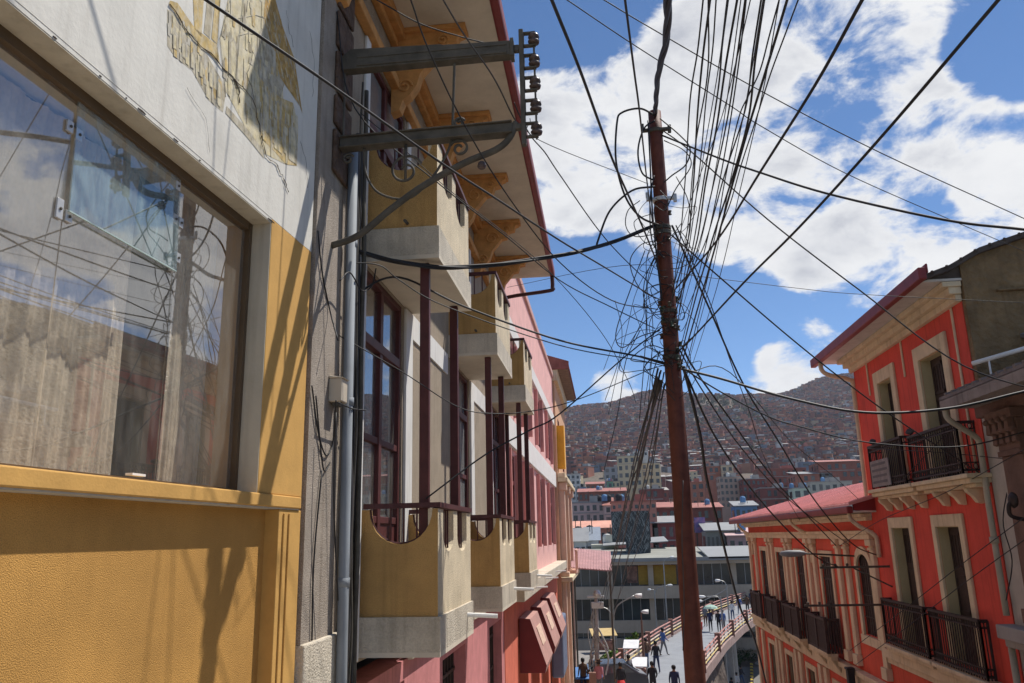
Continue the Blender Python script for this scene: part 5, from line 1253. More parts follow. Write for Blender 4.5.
# tree and shrub foliage
def foliage(name, label, c, r, n, m, leaf, trunk=True, group=None, seed=0, cat='bush', squash=.8):
    rg = random.Random(seed); t = thing(name, label, cat, c, 0, group)
    b = MB(); cl_ = [(Vector((rg.gauss(0,.45), rg.gauss(0,.45), abs(rg.gauss(.55,.35))))*r, r*rg.uniform(.35,.6)) for _ in range(7)]
    for _ in range(n):
        cc, cr = rg.choice(cl_); d = Vector((rg.gauss(0,1),rg.gauss(0,1),rg.gauss(0,1))).normalized()*cr*rg.uniform(.5,1)
        p = cc + Vector((d.x, d.y, d.z*squash)); a = Vector((rg.gauss(0,1),rg.gauss(0,1),rg.gauss(0,1))).normalized(); u = a.orthogonal().normalized(); l = leaf*rg.uniform(.6,1.3)
        b.poly([p - u*l, p + a.cross(u)*l*.45, p + u*l, p - a.cross(u)*l*.45], rg.choice([0,0,1]))
    b.build('foliage', m, t, local=True, normals=False)
    if trunk:
        b = MB(); b.tube([(0,0,-.1),(.02,0,r*.6)], [.06*r,.03*r], 6); b.tube([(0,0,r*.3),(.3*r,.1*r,r*.8)], [.03*r,.015*r], 5); b.build('stem', mat('bark', (.09,.07,.05)), t, local=True)
    return t
LF = [mat('fresh leaf green', (.10,.18,.04), var=.3), mat('yellow leaf green', (.22,.25,.05), var=.3)]
DLF = [mat('dark leaf', (.035,.06,.02), var=.3), mat('mid leaf', (.06,.085,.03), var=.3)]
bl_ = [((738,640),.8,'round yellow green bush in the garden under the bridge, highest'),((733,650),.7,'round yellow green bush left in the garden under the bridge'),((741,652),.9,'dark round bush in the middle of the garden under the bridge'),((747,648),.7,'yellow green bush right in the garden under the bridge'),((737,660),.8,'dark low bush lowest in the garden under the bridge'),((749,658),.7,'dark low bush right of the lowest garden bush')]
for i, ((px,py),r,lb) in enumerate(bl_):
    p = atz(px, py+5, -13.2); foliage('bush', lb, p, r, 260, LF if 'yellow' in lb else DLF, .12, seed=i, group='bushes in the garden under the bridge')
for i, (px, Y, r, lb) in enumerate(((603,50.5,.6,'leafy green shrub between the stalls and the avenue, left'),(618,50.8,.7,'leafy green shrub behind the double armed lamp'),(634,57,.6,'leafy green shrub next to the left bridge railing'),(645,88,1.3,'yellow green shrub at the foot of the market hall'))):
    p = gl(px, 660, Y); foliage('shrub', lb, (p.x, Y, -7.6 if Y < 60 else -13.2), r, 420, LF, .15, seed=20+i)
# ================================================================== grey market hall
t = thing('market_hall', 'long low concrete market hall with banded glazing and white roofs', 'building', (6, 95, -13.2))
CON = mat('warm concrete', (.44,.36,.27), var=.1, scale=.7, streak=.2, bump=.1, bscale=8); HGL = mat('dark hall glass', (.035,.05,.05), rough=.12, var=.5, scale=.4, spec=.9)
X0, X1 = -14, 46
b = MB()
for (z0, z1, o) in ((-13.2,-12.4,.0),(-6.95,-5.6,-.6),(-3.3,-2.9,-.8),(-10.6,-9.3,0)): b.box(X0, X1, 95+o, 96.2, z0, z1)
b.box(X0, X1, 94.4, 97, -12.45, -11.2)
for k in range(13): b.box(X0+4.6*k, X0+4.6*k+.6, 95.1, 95.8, -13.2, -2.9)
b.build('concrete_frame', CON, t)
for k in range(36):
    pass
for (z0, z1, nm) in ((-9.3,-6.95,'glazing'),(-5.6,-3.3,'glazing'),(-11.2,-10.6,'glazing')):
    for k in range(13):
        b = MB(); x0 = X0 + 4.6*k + .6; x1 = min(x0+4.0, X1)
        if x0 >= X1: break
        b.box(x0, x1, 95.55, 95.6, z0, z1); o = b.build('window', HGL, t)
        b = MB(); 
        for j in range(1,4): b.box(x0+(x1-x0)*j/4-.03, x0+(x1-x0)*j/4+.03, 95.5, 95.55, z0, z1)
        b.build('mullion', STEEL, o)
b = MB(); p = gl(638,566,95); q = gl(676,566,95); b.box(p.x, q.x, 95.42, 95.5, -5.5, -3.4); b.build('yellow_panel', mat('mustard panel', (.34,.20,.03), var=.2), t)
b = MB(); p = gl(627,570,95); q = gl(637,570,95); b.box(p.x, q.x, 95.40, 95.48, -5.3, -3.5); b.build('display', mat('shop display', (.26,.14,.10), var=.8, scale=1.2), t)
b = MB(); b.box(-14, 46, 96.2, 122, -13.2, -3.0); b.build('hall_body', ROOMDARK, t)
RW = mat('white sheet roof', (.27,.27,.262), rough=.5, var=.08, scale=.3, blotch=.15)
b = MB(); b.prism([(X0,94.0,-2.9),(X0,112,-1.7),(X0,122,-1.9),(X0,122,-2.9)], (X1-X0,0,0)); b.build('roof', mat('pale grey green roof', (.27,.27,.235), var=.15, scale=.3, blotch=.3), t)
b = MB(); p = gl(709,560,94); b.prism([(p.x,93.9,-2.75),(p.x,105,-1.75),(p.x,105,-1.6),(p.x,93.9,-2.6)], (8.5,0,0)); b.build('roof_sheet', RW, t)
b = MB(); b.prism([(-.6,110,-1.4),(8,110,-1.0),(8,118,-.4),(-.6,118,-.8)], (0,0,.12)); b.build('roof_sheet', RW, t)
b = MB(); b.box(X0, X1, 93.9, 94.2, -2.95, -2.55); b.build('roof_fascia', RW, t)
# dark lattice clad block
t = thing('lattice_block', 'dark block clad in a silvery criss-cross lattice above the hall roof', 'building', (2.3, 104, -2))
S = 104/796.4
p0 = gl(611,511,104); p1 = gl(651,541,104); p2 = gl(627,551,104)
b = MB(); b.box(p0.x, p1.x, 104, 108, p1.z, p0.z); b.box(p2.x, p1.x-.1, 104.01, 107.9, p2.z-1.5, p1.z); b.build('cladding', mat('slate cladding', (.055,.060,.062), var=.3, scale=1), t)
b = MB(); rg = random.Random(5)
for k in range(230):
    x = rg.uniform(p0.x, p1.x-.1); z = rg.uniform(p1.z, p0.z-.1) if x < p2.x else rg.uniform(p2.z-.5, p0.z-.1)
    l = rg.uniform(.4,.9); s = rg.choice([-1,1]); b.bar((x, 103.96, z), (min(p1.x,max(p0.x,x+s*l*.45)), 103.96, min(p0.z,z+l)), .038, .03)
b.build('lattice', mat('silver lattice', (.33,.36,.36), rough=.4, metal=.3), t)
# more passers-by on the bridge and by the stalls
for i, (px, py, sh, tr, lb, ps) in enumerate(((664,655,bl,gn,'person in blue jacket partly hidden at the left edge of the pole on the deck','walk2'),(701,642,rd,dk,'person in a red top just right of the pole on the deck','walk'),(733,620,wh,jn,'person in a white shirt near the right bridge railing','walk2'),(752,607,nv,dk,'person in navy at the far bend of the bridge','stand'),(647,668,br_,jn,'person in a brown top leaning near the left bridge railing','stand'),(593,690,dk,gn,'person in a black jacket between the blue stall and the market pole','walk'))):
    person(gp(px, py), .4*i-1, lb, sh, tr, ps)
for i, (px, py, sh, tr) in enumerate(((714,681,pk,dk),(725,673,gn,nv),(738,684,wh,dk),(742,676,dk,jn))):
    p = atz(px, py+9, -13.19); person(p, 1.3*i, ['person in a pink cardigan in the crowd below the right railing','person in a grey jacket in the middle of the crowd below the right railing','person in a white jacket at the lower right of the crowd below the railing','person in black at the far right of the crowd by the painted kerb'][i], sh, tr, 'walk' if i % 2 else 'stand')
# ================================================================== mid-distance buildings
BRICK = mat('brick red wall', (.27,.105,.075), var=.2, scale=.4, blotch=.3); BRICK2 = mat('dark brick wall', (.20,.065,.055), var=.2, scale=.4)
BRICK3 = mat('orange brick wall', (.36,.15,.10), var=.2, scale=.4, blotch=.3); CRM = mat('cream render', (.56,.46,.30), var=.08, scale=.3); BGE = mat('beige pink render', (.46,.34,.27), var=.1, scale=.3)
PNK = mat('pale pink render', (.58,.45,.41), var=.08, scale=.3); GRY = mat('grey render', (.30,.31,.32), var=.12, scale=.3); WHT = mat('whitish render', (.56,.55,.52), var=.08, scale=.3)
TIN = mat('bright tin roof', (.27,.27,.268), rough=.5, var=.12, scale=.5); TINR = mat('rusty red roof', (.34,.13,.10), rough=.6, var=.2, scale=.5); GRN = mat('green render', (.16,.34,.22), var=.1, scale=.3); BLU = mat('blue render', (.13,.25,.42), var=.15, scale=.3); FLAT = mat('concrete roof', (.33,.31,.29), var=.2, scale=.4)
WIN = mat('dark far window', (.03,.03,.035), rough=.2, var=.4, spec=.6); WINF2 = mat('curtained far window', (.16,.15,.14), rough=.3, var=.4); WINF = mat('pale far frame', (.55,.52,.48))
def block(name, label, px0, px1, pytop, Y, wallm, rows, cols, roofm=FLAT, depth=None, roof='flat', pybot=None, group=None, side=True, wh=.55, ww=.55, cat='building', skip=0):
    ww0 = ww
    a = gl(px0, pytop, Y); c = gl(px1, pytop, Y); z1 = a.z; x0, x1 = a.x, c.x; W_ = x1-x0
    depth = depth or max(6, min(14, W_))
    zg = min(hillz(x0, Y), hillz(x1, Y+depth)) - 1
    if pybot: zv = gl(px0, pybot, Y).z
    else: zv = max(zg+1.5, z1 - 3.0*rows)
    t = thing(name, label, cat, ((x0+x1)/2, Y, zg), 0, group)
    b = MB(); b.box(x0, x1, Y, Y+depth, zg, z1); b.build('wall', wallm, t)
    b = MB()
    if roof == 'flat':
        b.box(x0-.15, x1+.15, Y-.15, Y+depth+.15, z1, z1+.25)
        b.box(x0+W_*.55, x0+W_*.8, Y+depth*.3, Y+depth*.7, z1+.25, z1+1.5)
    elif roof == 'shed': b.prism([(x0-.4, Y-.5, z1+.02), (x0-.4, Y+depth+.3, z1+1.0+.1*W_*.5), (x0-.4, Y+depth+.3, z1+1.15+.1*W_*.5), (x0-.4, Y-.5, z1+.17)], (W_+.8,0,0))
    else: b.prism([(x0-.4, Y-.4, z1), (x0-.4, Y+depth/2, z1+.28*depth), (x0-.4, Y+depth+.4, z1)], (W_+.8,0,0))
    b.build('roof', roofm, t)
    rb = random.Random(int(px0*7+pytop))
    if roof == 'flat' or rb.random() < .4:
        for k in range(rb.choice([1,1,2,3])):
            xa = x0 + W_*rb.uniform(.1,.9); ya = Y + depth*rb.uniform(.15,.8); zr = z1 + .25 + (0 if roof == 'flat' else .6)
            q = MB(); q.lathe((xa, ya, zr), [(.5,0),(.62,.1),(.62,1.0),(.45,1.3),(.12,1.4)], 10); q.build('water_tank', rb.choice([CABLE, BLU, WHT]), t)
        for k in range(2):
            xa = x0 + W_*rb.uniform(.1,.9); ya = Y + depth*rb.uniform(.1,.8); q = MB(); q.tube([(xa,ya,z1),(xa,ya,z1+rb.uniform(2,3.6))], .06, 4); q.build('aerial', DSTEEL, t)
    if cols and rb.random() < .7:
        q = MB(); q.box(x0+W_*.02, x1-W_*rb.uniform(.02,.5), Y-.12, Y-.002, z1-(z1-zv)/max(rows,1)-.15, z1-(z1-zv)/max(rows,1)+.1); q.build('floor_band', FLAT, t)
    if rows and cols:
        H = (z1-zv)/rows; cw = W_/cols
        for r in range(rows):
            for k in range(cols):
                if skip and (r*cols+k) % skip == 0: continue
                xc = x0 + cw*(k+.5); zc = z1 - H*(r+.52) + rb.uniform(-.06,.06)*H; ww = ww0*rb.uniform(.8,1.12)
                q = MB(); q.box(xc-cw*ww/2, xc+cw*ww/2, Y-.06, Y-.01, zc-H*wh/2, zc+H*wh/2); q.build('window', WIN if rb.random() < .8 else WINF2, t)
        if side:                                       # windows on the flank we could see
            sx = x1 if x0 < (Y*.0) else x0
            n = max(1, int(depth/3.2)); dd = depth/n; o = -.05 if sx == x0 else .05
            for r in range(min(rows, 5)):
                for k in range(min(n,3)):
                    yc = Y + dd*(k+.5); zc = z1 - H*(r+.52)
                    q = MB(); q.box(sx, sx+o, yc-dd*.25, yc+dd*.25, zc-H*wh/2, zc+H*wh/2); q.build('window', WIN, t)
    return t
block('apartment_tower', 'tall cream apartment tower with rows of square windows, left wing', 617, 641, 456, 400, CRM, 7, 4, RW, pybot=510)
block('apartment_tower', 'narrower stepped right wing of the cream apartment tower', 641, 660, 463, 403, mat('warm cream render', (.60,.47,.29), var=.08, scale=.3), 6, 3, RW, pybot=506)
block('rooftop_tower', 'small white topped stair tower on the cream apartment tower', 633, 648, 451, 408, WHT, 1, 3, RW, pybot=456)
block('office_tower', 'grey concrete tower behind the left side of the cream tower', 604, 622, 467, 440, GRY, 6, 3, FLAT, pybot=506)
block('cream_block', 'low cream block joined to the left of the apartment tower', 611, 620, 481, 390, CRM, 4, 2, TIN, pybot=505)
block('pale_tower', 'pale tower with wide dark windows beside the ochre house', 566, 580, 474, 330, WHT, 6, 3, FLAT, pybot=506)
block('blue_house', 'small blue house at the foot of the pale tower', 580, 586, 487, 320, BLU, 1, 1, FLAT)
block('green_house', 'small green sided house left of the cream tower', 607, 613, 481, 380, GRN, 2, 1, TINR)
block('pink_hotel', 'pale pink three storey house with square windows near the lattice block', 572, 604, 503, 165, PNK, 3, 5, TIN, pybot=532)
block('pink_annexe', 'pale pink annexe with a gable coloured as sunlit right of the pale pink house', 604, 612, 505, 163, mat('pink render painted lit', (.62,.50,.46), var=.06), 3, 1, TINR, roof='gable', pybot=532)  # lighter copy of the pink carries the sunlight in its colour
block('brick_warehouse', 'long brick warehouse behind the pale pink house', 578, 626, 492, 280, BRICK, 2, 9, TINR, roof='shed', depth=12)
block('arched_parapet_house', 'house with yellow arches along its red parapet behind the lattice block', 611, 656, 502, 150, mat('salmon render', (.48,.22,.17), var=.1), 2, 8, TINR, wh=.4, pybot=520)
block('brick_house', 'tall plain red brick house right of the cream tower', 640, 664, 489, 250, BRICK2, 2, 4, FLAT, skip=3)
block('brick_house', 'red brick house with pale roof sheets against the left of the pole', 646, 690, 508, 175, BRICK2, 3, 6, TINR, roof='shed', skip=4)
block('brick_house', 'brick house with a lit shed roof just left of the pole', 652, 682, 523, 150, mat('plum brick', (.25,.07,.065), var=.15), 2, 4, TIN, roof='shed')
block('terracotta_shed', 'long low terracotta roofed shed left of the pole foot', 570, 612, 529, 140, mat('terracotta render', (.50,.22,.15)), 1, 7, mat('salmon tile', (.60,.30,.22), var=.2, scale=.6), roof='shed', depth=8)
block('gable_house', 'white gabled house with grey tin roof facing the street end', 574, 586, 541, 120, WHT, 2, 2, TIN, roof='gable', depth=7)
block('gable_house', 'grey roofed small house right of the white gabled one', 586, 598, 540, 121, mat('bluish white render', (.50,.52,.55)), 2, 2, mat('blue grey tin', (.26,.29,.33), rough=.4), roof='gable', depth=7)
block('pale_green_house', 'pale greenish plaster house with one dark doorway', 592, 618, 546, 112, mat('pale olive render', (.47,.47,.36), var=.06, scale=.3), 1, 3, mat('cream parapet', (.60,.58,.48)), wh=.7, ww=.35, skip=2)
block('brick_tower', 'brick house with a cream stair tower right of the pole', 703, 724, 466, 330, BRICK3, 3, 4, FLAT, skip=3)
block('stair_tower', 'cream stair tower standing against the brick house', 721, 733, 465, 328, CRM, 4, 2, FLAT, pybot=492)
block('beige_flats', 'beige brown flats with four rows of windows right of the pole', 719, 742, 477, 262, BGE, 5, 5, FLAT, pybot=508)
block('dark_brick_flats', 'dark red brick flats beside the beige ones', 742, 765, 479, 255, BRICK2, 4, 5, FLAT, pybot=506)
block('brick_row', 'brick row with scattered windows beyond the dark brick flats', 757, 806, 469, 330, BRICK, 3, 10, TINR, skip=4, depth=10)
block('shed_house', 'pale roofed brick house above the pink tin roof', 795, 830, 474, 300, BRICK3, 2, 5, RW, roof='shed', skip=3)
block('pale_flats', 'pale flats with square windows above the pink tin roof', 810, 852, 482, 235, mat('greyish cream render', (.44,.42,.36)), 2, 6, FLAT)
block('green_flats', 'green and white small house left of the pale flats', 793, 810, 488, 225, mat('pale green render', (.48,.56,.44)), 2, 2, TIN)
block('brick_house', 'big brick house touching the vermilion facade', 818, 862, 462, 300, BRICK, 3, 6, TINR, roof='shed', skip=4)
block('blue_workshop', 'blue and white workshop with a tin roof near the pink roof edge', 735, 757, 506, 180, BLU, 1, 4, TIN, roof='shed')
block('brick_house', 'plum brick house behind the blue workshop', 760, 790, 488, 240, BRICK2, 3, 5, FLAT, skip=3)
block('brick_house', 'low brick house right of the pole behind the hoarding', 690, 722, 508, 190, BRICK, 2, 5, TINR, roof='shed', skip=3)
block('brick_house', 'orange brick house between the pole and the cream stair tower', 684, 704, 482, 300, BRICK3, 3, 3, TINR, skip=3)
block('brick_house', 'small brick house with a rusty roof left of the grey tower', 586, 604, 484, 350, BRICK, 2, 4, TINR, roof='shed')
block('concrete_terrace', 'grey terrace house right of the hoarding', 706, 740, 531, 130, mat('grey olive render', (.27,.26,.22)), 1, 8, RW, roof='shed')
block('pink_shed', 'pink washed shed roof between the hall and the pink tin roof', 728, 760, 536, 128, mat('washed pink render', (.50,.32,.30)), 1, 4, mat('washed pink tin', (.56,.38,.36)), roof='shed')
# yellow arches
# blue hoarding
p = gl(694,517,136); q = gl(706,532,136)
t = thing('hoarding', 'blue and pink printed hoarding just right of the pole', 'hoarding', (p.x, 136, -12))
b = MB(); b.box(p.x, q.x, 136, 136.2, q.z, p.z); b.build('board', mat('blue hoarding print', (.10,.16,.42), c2=(.50,.22,.35), var=.3, scale=1.2), t)
b = MB(); b.box(p.x+.2, p.x+.4, 136.2, 136.4, -14, p.z); b.box(q.x-.4, q.x-.2, 136.2, 136.4, -14, p.z); b.build('strut', DSTEEL, t)
# fill of ordinary brick houses in the valley, each its own
rg = random.Random(42)
kinds = [('small red brick house in the crowded valley below the hill', BRICK, TINR), ('small dark brick house in the crowded valley below the hill', BRICK2, FLAT), ('small orange brick house in the crowded valley below the hill', BRICK3, TIN), ('small cream house in the crowded valley below the hill', CRM, TINR), ('small whitish house in the crowded valley below the hill', WHT, TIN)]
protos = {}
def small(kind, loc, s, label, group, name='valley_house', w=7, d=7, h=6):
    if kind not in protos:
        lb, wm, rm = kinds[kind % len(kinds)] if kind < 100 else hk[kind-100]
        t = thing(name, lb, 'house', (0,0,0), 0, group)
        b = MB(); b.box(-w/2, w/2, -d/2, d/2, -6, h); b.build('wall', wm, t, local=True)
        b = MB()
        if kind % 2: b.prism([(-w/2-.3,-d/2-.3,h),(-w/2-.3,d/2+.3,h+1.2),(-w/2-.3,d/2+.3,h+1.35),(-w/2-.3,-d/2-.3,h+.15)], (w+.6,0,0))
        else: b.box(-w/2-.15, w/2+.15, -d/2-.15, d/2+.15, h, h+.2); b.box(-w*.1, w*.35, -d*.2, d*.25, h+.2, h+1.9)
        b.build('roof', rm, t, local=True)
        for r in range(2):
            for k in range(2):
                q = MB(); xc = -w*.24 + k*w*.48; zc = 1.5 + 2.8*r
                q.box(xc-.6, xc+.6, -d/2-.06, -d/2-.01, zc-.65, zc+.65); q.build('window', WIN, t, local=True)
        protos[kind] = t; o = t; o.location = loc
    else: o = copy_tree(protos[kind], loc)
    o.rotation_euler = (0,0,rg.uniform(-.5,.5)); o.scale = s
    return o
spots = []
tries = 0
while len(spots) < 64 and tries < 4000:
    tries += 1
    Y = rg.uniform(200, 600); px = rg.uniform(560, 870) if rg.random() < .85 else rg.uniform(480, 980)
    X = (px-607)/796*Y + .02*Y*0
    if any(abs(X-a) < 9 and abs(Y-c) < 12 for a, c in spots): continue
    spots.append((X, Y))
for X, Y in spots:
    small(rg.choice([0,0,1,1,2,2,3,4]), (X, Y, hillz(X,Y)), (rg.uniform(.9,1.7), rg.uniform(.9,1.3), rg.uniform(.8,1.35)), None, 'small houses in the valley')
# ================================================================== houses on the hillside
hk = [('far small red brick house stacked on the hillside', mat('hill brick', (.23,.088,.066), var=.15, scale=.2), TINR), ('far small plum coloured house stacked on the hillside', mat('hill plum', (.17,.075,.068), var=.15, scale=.2), FLAT),
      ('far small orange brick house stacked on the hillside', mat('hill orange', (.30,.14,.085), var=.15, scale=.2), TIN), ('far small grey house stacked on the hillside', mat('hill grey', (.16,.145,.145), var=.15, scale=.2), FLAT), ('far small pale house stacked on the hillside', mat('hill pale', (.36,.31,.27), var=.1, scale=.2), TIN)]
hn = 0
cells = set(); tries = 0
while hn < 215 and tries < 5000:
    tries += 1
    Y = rg.uniform(600, 840); px = rg.uniform(565, 862)
    X = (px-607)/796*Y
    c = (int(X/10), int(Y/11))
    if c in cells: continue
    cells.add(c); hn += 1
    small(100 + rg.choice([0,0,0,1,1,2,2,3,4]), (X, Y, hillz(X,Y)), (rg.uniform(.55,1.0), rg.uniform(.55,.9), rg.uniform(.55,.95)), None, 'houses nearest on the hillside', name='hillside_house')
hw = [hk[i][1] for i in range(5)] + [BRICK3, mat('hill white', (.50,.48,.46)), mat('hill cream', (.34,.26,.18)), mat('hill blue grey', (.14,.17,.22)), mat('hill brown', (.14,.085,.065))] + [TINR, FLAT, TIN, mat('hill blue roof', (.16,.22,.28)), mat('hill dull roof', (.20,.145,.125))]
b = MB(); n = 0
def clear(px, pyf): return False
Y = 605
while Y < 1640:
    stepx = 6.6
    X = -.12*Y - 40
    while X < .42*Y + 40:
        x = X + rg.uniform(-3,3); y = Y + rg.uniform(-5,5)
        px = 607 + 796*x/y; zf = hillz(x,y)
        pr = .93
        scrub = math.sin(x*.021+1.3)*math.cos(y*.013) + .5*math.sin(x*.05+y*.03)
        if 1000 < y < 1420 and 690 < px < 770 : pr = .45
        if scrub > .95: pr *= .35
        if (int(x/10), int(y/11)) in cells and y < 845: pr = 0
        if rg.random() < pr:
            w, d, h = rg.uniform(2,4.2), rg.uniform(2,4), rg.uniform(2.6,7)
            a = rg.uniform(-.6,.6); ca, sa = math.cos(a), math.sin(a)
            m = rg.choices(range(10), [5,4,4,2.5,1.0,3,.5,1.2,.8,3])[0]; rm_ = rg.choices(range(10,15), [3,3,.7,.3,4])[0]
            k = len(b.v)
            for zz in (zf-6, zf+h):
                for (i, j) in ((-w,-d),(w,-d),(w,d),(-w,d)): b.v.append((x+i*ca-j*sa, y+i*sa+j*ca, zz))
            for f in ((0,1,5,4),(1,2,6,5),(2,3,7,6),(3,0,4,7)): b.f.append(tuple(k+q for q in f)); b.m.append(m)
            b.f.append((k+4,k+5,k+6,k+7)); b.m.append(rm_)
            if rg.random() < .55:                      # dark window strip
                k = len(b.v); e = .08
                for (i, zz) in ((-w*.6,zf+h*.55),(w*.6,zf+h*.55),(w*.6,zf+h*.8),(-w*.6,zf+h*.8)): b.v.append((x+i*ca+(d+e)*sa, y+i*sa-(d+e)*ca, zz))
                b.f.append((k,k+1,k+2,k+3)); b.m.append(15)
            n += 1
        X += stepx
    Y += 7.5 if Y < 1000 else 8.5
o = b.build('hillside_houses', hw + [WIN], None, normals=False)
o['kind'] = 'stuff'; o['label'] = 'thousands of tiny brick houses covering the far hill'; print('HILL', n)
# scrub and trees on the bare slope
b = MB(); rg = random.Random(9)
for k in range(800):
    y = rg.uniform(700, 1560)
    if k < 380: px = rg.gauss(722, 26); y = rg.uniform(960, 1470)
    else: px = rg.uniform(570, 870)
    x = (px-607)/796*y; z = hillz(x,y); r = rg.uniform(1.8,4.2)
    for q in range(14):
        d = Vector((rg.gauss(0,1),rg.gauss(0,1),rg.gauss(0,.8))).normalized()*r*rg.uniform(.5,1); a = Vector((rg.gauss(0,1),rg.gauss(0,1),rg.gauss(0,1))).normalized(); u = a.orthogonal().normalized(); v = a.cross(u); l = r*.55
        p = Vector((x,y,z+r*.7)) + d; b.poly([p-u*l, p+v*l*.7, p+u*l, p-v*l*.7], rg.choice([0,1]))
o = b.build('hillside_trees', [mat('far eucalyptus', (.045,.060,.030)), mat('far scrub', (.075,.080,.040))], None, normals=False)
o['kind'] = 'stuff'; o['label'] = 'dark scrub and trees scattered on the far hill'
# ================================================================== air, sky and sun
hz = MB(); hz.box(-900, 1500, -90, 2350, -16, 345); h = hz.build('haze', [], None)
hm = bpy.data.materials.new('haze'); hm.use_nodes = True; nt = hm.node_tree; nt.nodes.remove(nt.nodes['Principled BSDF'])
pv = nt.nodes.new('ShaderNodeVolumePrincipled'); pv.inputs['Color'].default_value = (.80,.87,1,1); pv.inputs['Density'].default_value = .00009; pv.inputs['Anisotropy'].default_value = .2
nt.links.new(pv.outputs[0], nt.nodes['Material Output'].inputs['Volume'])
h.data.materials.append(hm); h['kind'] = 'stuff'; h['label'] = 'thin bluish air over the valley and hill'
SUN = Vector((.45, .34, 1)).normalized()
EL = math.asin(SUN.z); AZ = math.atan2(SUN.x, SUN.y)
w = bpy.data.worlds.new('World'); scene.world = w; w.use_nodes = True
nt = w.node_tree; N = nt.nodes; Lk = nt.links; bg = N['Background']
sky = N.new('ShaderNodeTexSky'); sky.sky_type = 'NISHITA'; sky.sun_disc = False; sky.sun_elevation = EL; sky.sun_rotation = AZ
sky.altitude = 3600; sky.air_density = 1.0; sky.dust_density = .15; sky.ozone_density = 2.2
tc = N.new('ShaderNodeTexCoord')
def math_(op, a, b_=None, clamp=False):
    m = N.new('ShaderNodeMath'); m.operation = op; m.use_clamp = clamp
    for i, v in enumerate((a, b_)):
        if v is None: continue
        if isinstance(v, (int, float)): m.inputs[i].default_value = v
        else: Lk.new(v, m.inputs[i])
    return m.outputs[0]
blobs = [(545,120,60,.7),(600,150,90,.9),(560,190,50,.5),(690,85,80,.9),(660,180,80,.7),(760,90,90,.6),(840,60,100,1),(910,30,60,.8),(900,110,70,.6),(780,190,80,.7),(860,190,80,.9),(950,190,80,.9),(1010,150,50,.8),(1020,230,90,.9),(900,250,80,.7),(760,235,55,.6),(640,262,22,.45),(985,270,80,.7),
         (622,378,32,1.05),(800,350,34,1.1),(774,380,30,1.05),(700,384,20,.8),(980,75,40,-.9),(1000,20,60,-.9),(590,20,60,-.6),(700,320,90,-.6),(560,300,80,-.7),(742,60,18,-.4),(900,165,22,-.25)]
tot = None
blobs = [(direction(x, y), r, a) for (x, y, r, a) in blobs]
def mirrored(x, y):                                    # part of the sky over the right-hand roofs
    d = direction(x, y); n = Vector((1,-.043,0)).normalized(); return d - 2*d.dot(n)*n
blobs += [(mirrored(x, y), r, a) for (x, y, r, a) in ((20,190,70,.8),(90,120,40,.5),(110,250,60,.7),(150,215,40,.6),(200,300,60,.8),(150,170,30,-.5),(60,60,60,-.4))]
for (d, r, a) in blobs:
    dp = N.new('ShaderNodeVectorMath'); dp.operation = 'DOT_PRODUCT'; dp.inputs[1].default_value = d
    Lk.new(tc.outputs['Generated'], dp.inputs[0])
    mr = N.new('ShaderNodeMapRange'); mr.interpolation_type = 'SMOOTHSTEP'; mr.inputs['From Min'].default_value = math.cos(r*1.5/796); mr.inputs['From Max'].default_value = 1.0
    mr.inputs['To Max'].default_value = a; Lk.new(dp.outputs['Value'], mr.inputs['Value'])
    tot = mr.outputs[0] if tot is None else math_('ADD', tot, mr.outputs[0])
tot = math_('MINIMUM', tot, .95)
# elsewhere in the sky: ordinary scattered cloud
fw = direction(740, 200); dp = N.new('ShaderNodeVectorMath'); dp.operation = 'DOT_PRODUCT'; dp.inputs[1].default_value = fw; Lk.new(tc.outputs['Generated'], dp.inputs[0])
away = N.new('ShaderNodeMapRange'); away.interpolation_type = 'SMOOTHSTEP'; away.inputs['From Min'].default_value = .86; away.inputs['From Max'].default_value = .62; away.inputs['To Min'].default_value = 0; away.inputs['To Max'].default_value = .42
Lk.new(dp.outputs['Value'], away.inputs['Value']); tot = math_('ADD', tot, away.outputs[0])
mp = N.new('ShaderNodeMapping'); mp.inputs['Scale'].default_value = (1,1,1.7); Lk.new(tc.outputs['Generated'], mp.inputs['Vector'])
n1 = N.new('ShaderNodeTexNoise'); n1.inputs['Scale'].default_value = 9; n1.inputs['Detail'].default_value = 10; n1.inputs['Roughness'].default_value = .60; n1.inputs['Distortion'].default_value = .25
Lk.new(mp.outputs[0], n1.inputs['Vector'])
n2 = N.new('ShaderNodeTexNoise'); n2.inputs['Scale'].default_value = 4.2; n2.inputs['Detail'].default_value = 7; n2.inputs['Roughness'].default_value = .55
mp2 = N.new('ShaderNodeMapping'); mp2.inputs['Location'].default_value = (3.1,1.7,.4); mp2.inputs['Scale'].default_value = (1,1,2.2); Lk.new(tc.outputs['Generated'], mp2.inputs['Vector']); Lk.new(mp2.outputs[0], n2.inputs['Vector'])
nn = math_('MULTIPLY', math_('SUBTRACT', n1.outputs['Fac'], .5), 3.3)
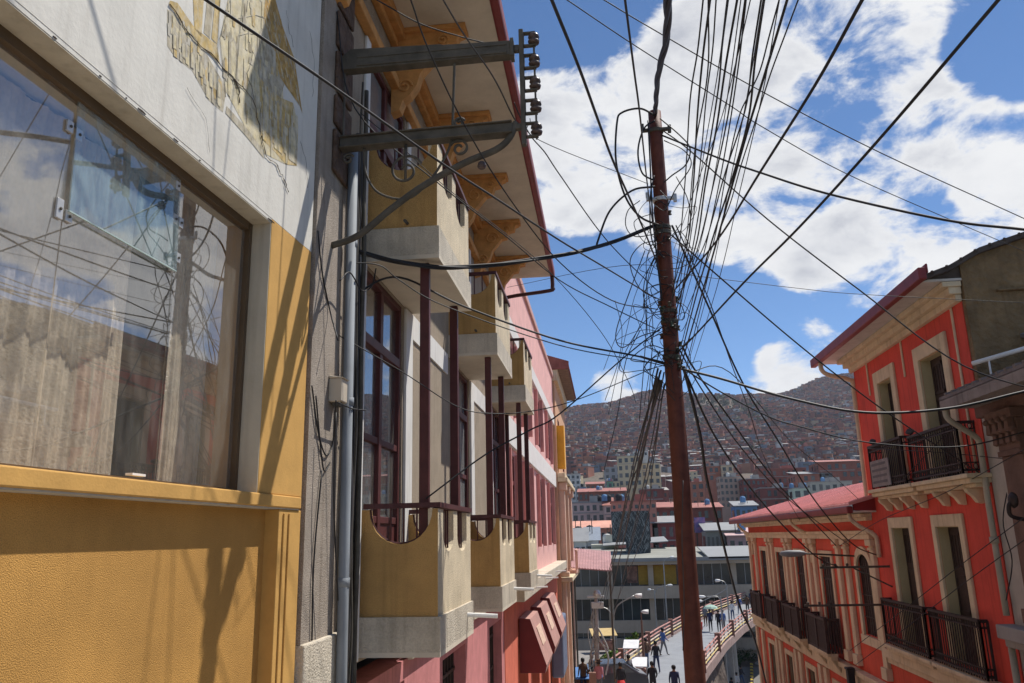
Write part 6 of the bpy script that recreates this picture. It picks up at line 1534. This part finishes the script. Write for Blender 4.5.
dens = math_('SUBTRACT', math_('ADD', tot, nn), .52)
cov = N.new('ShaderNodeMapRange'); cov.interpolation_type = 'SMOOTHSTEP'; cov.inputs['From Min'].default_value = -.05; cov.inputs['From Max'].default_value = .42
Lk.new(dens, cov.inputs['Value'])
sh = N.new('ShaderNodeMapRange'); sh.interpolation_type = 'SMOOTHSTEP'; sh.inputs['From Min'].default_value = .38; sh.inputs['From Max'].default_value = .60
Lk.new(n2.outputs['Fac'], sh.inputs['Value'])
thick = N.new('ShaderNodeMapRange'); thick.inputs['From Min'].default_value = .25; thick.inputs['From Max'].default_value = 1.1; Lk.new(dens, thick.inputs['Value'])
shade_ = math_('MULTIPLY', sh.outputs[0], thick.outputs[0])
cm = N.new('ShaderNodeMix'); cm.data_type = 'RGBA'
CW = .68
cm.inputs['A'].default_value = (8.6*CW, 8.65*CW, 8.75*CW, 1); cm.inputs['B'].default_value = (5.0*CW, 5.2*CW, 5.8*CW, 1); Lk.new(shade_, cm.inputs['Factor'])
fin = N.new('ShaderNodeMix'); fin.data_type = 'RGBA'; Lk.new(cov.outputs[0], fin.inputs['Factor'])
hs = N.new('ShaderNodeHueSaturation'); hs.inputs['Saturation'].default_value = 1.14; hs.inputs['Value'].default_value = .94; Lk.new(sky.outputs[0], hs.inputs['Color']); Lk.new(hs.outputs[0], fin.inputs['A']); Lk.new(cm.outputs['Result'], fin.inputs['B'])
Lk.new(fin.outputs['Result'], bg.inputs['Color']); bg.inputs['Strength'].default_value = .13
sd = bpy.data.lights.new('sun', 'SUN'); sd.energy = 4.8; sd.angle = R(.53); sd.color = (1,.955,.88)
so = bpy.data.objects.new('sun', sd); col.objects.link(so); so.rotation_euler = SUN.to_track_quat('Z','Y').to_euler(); so.location = SUN*60
scene.view_settings.view_transform = 'Standard'; scene.view_settings.look = 'None'; scene.view_settings.exposure = .24; scene.view_settings.gamma = 1
scene.cycles.max_bounces = 6; scene.cycles.transparent_max_bounces = 12
scene.cycles.volume_bounces = 0
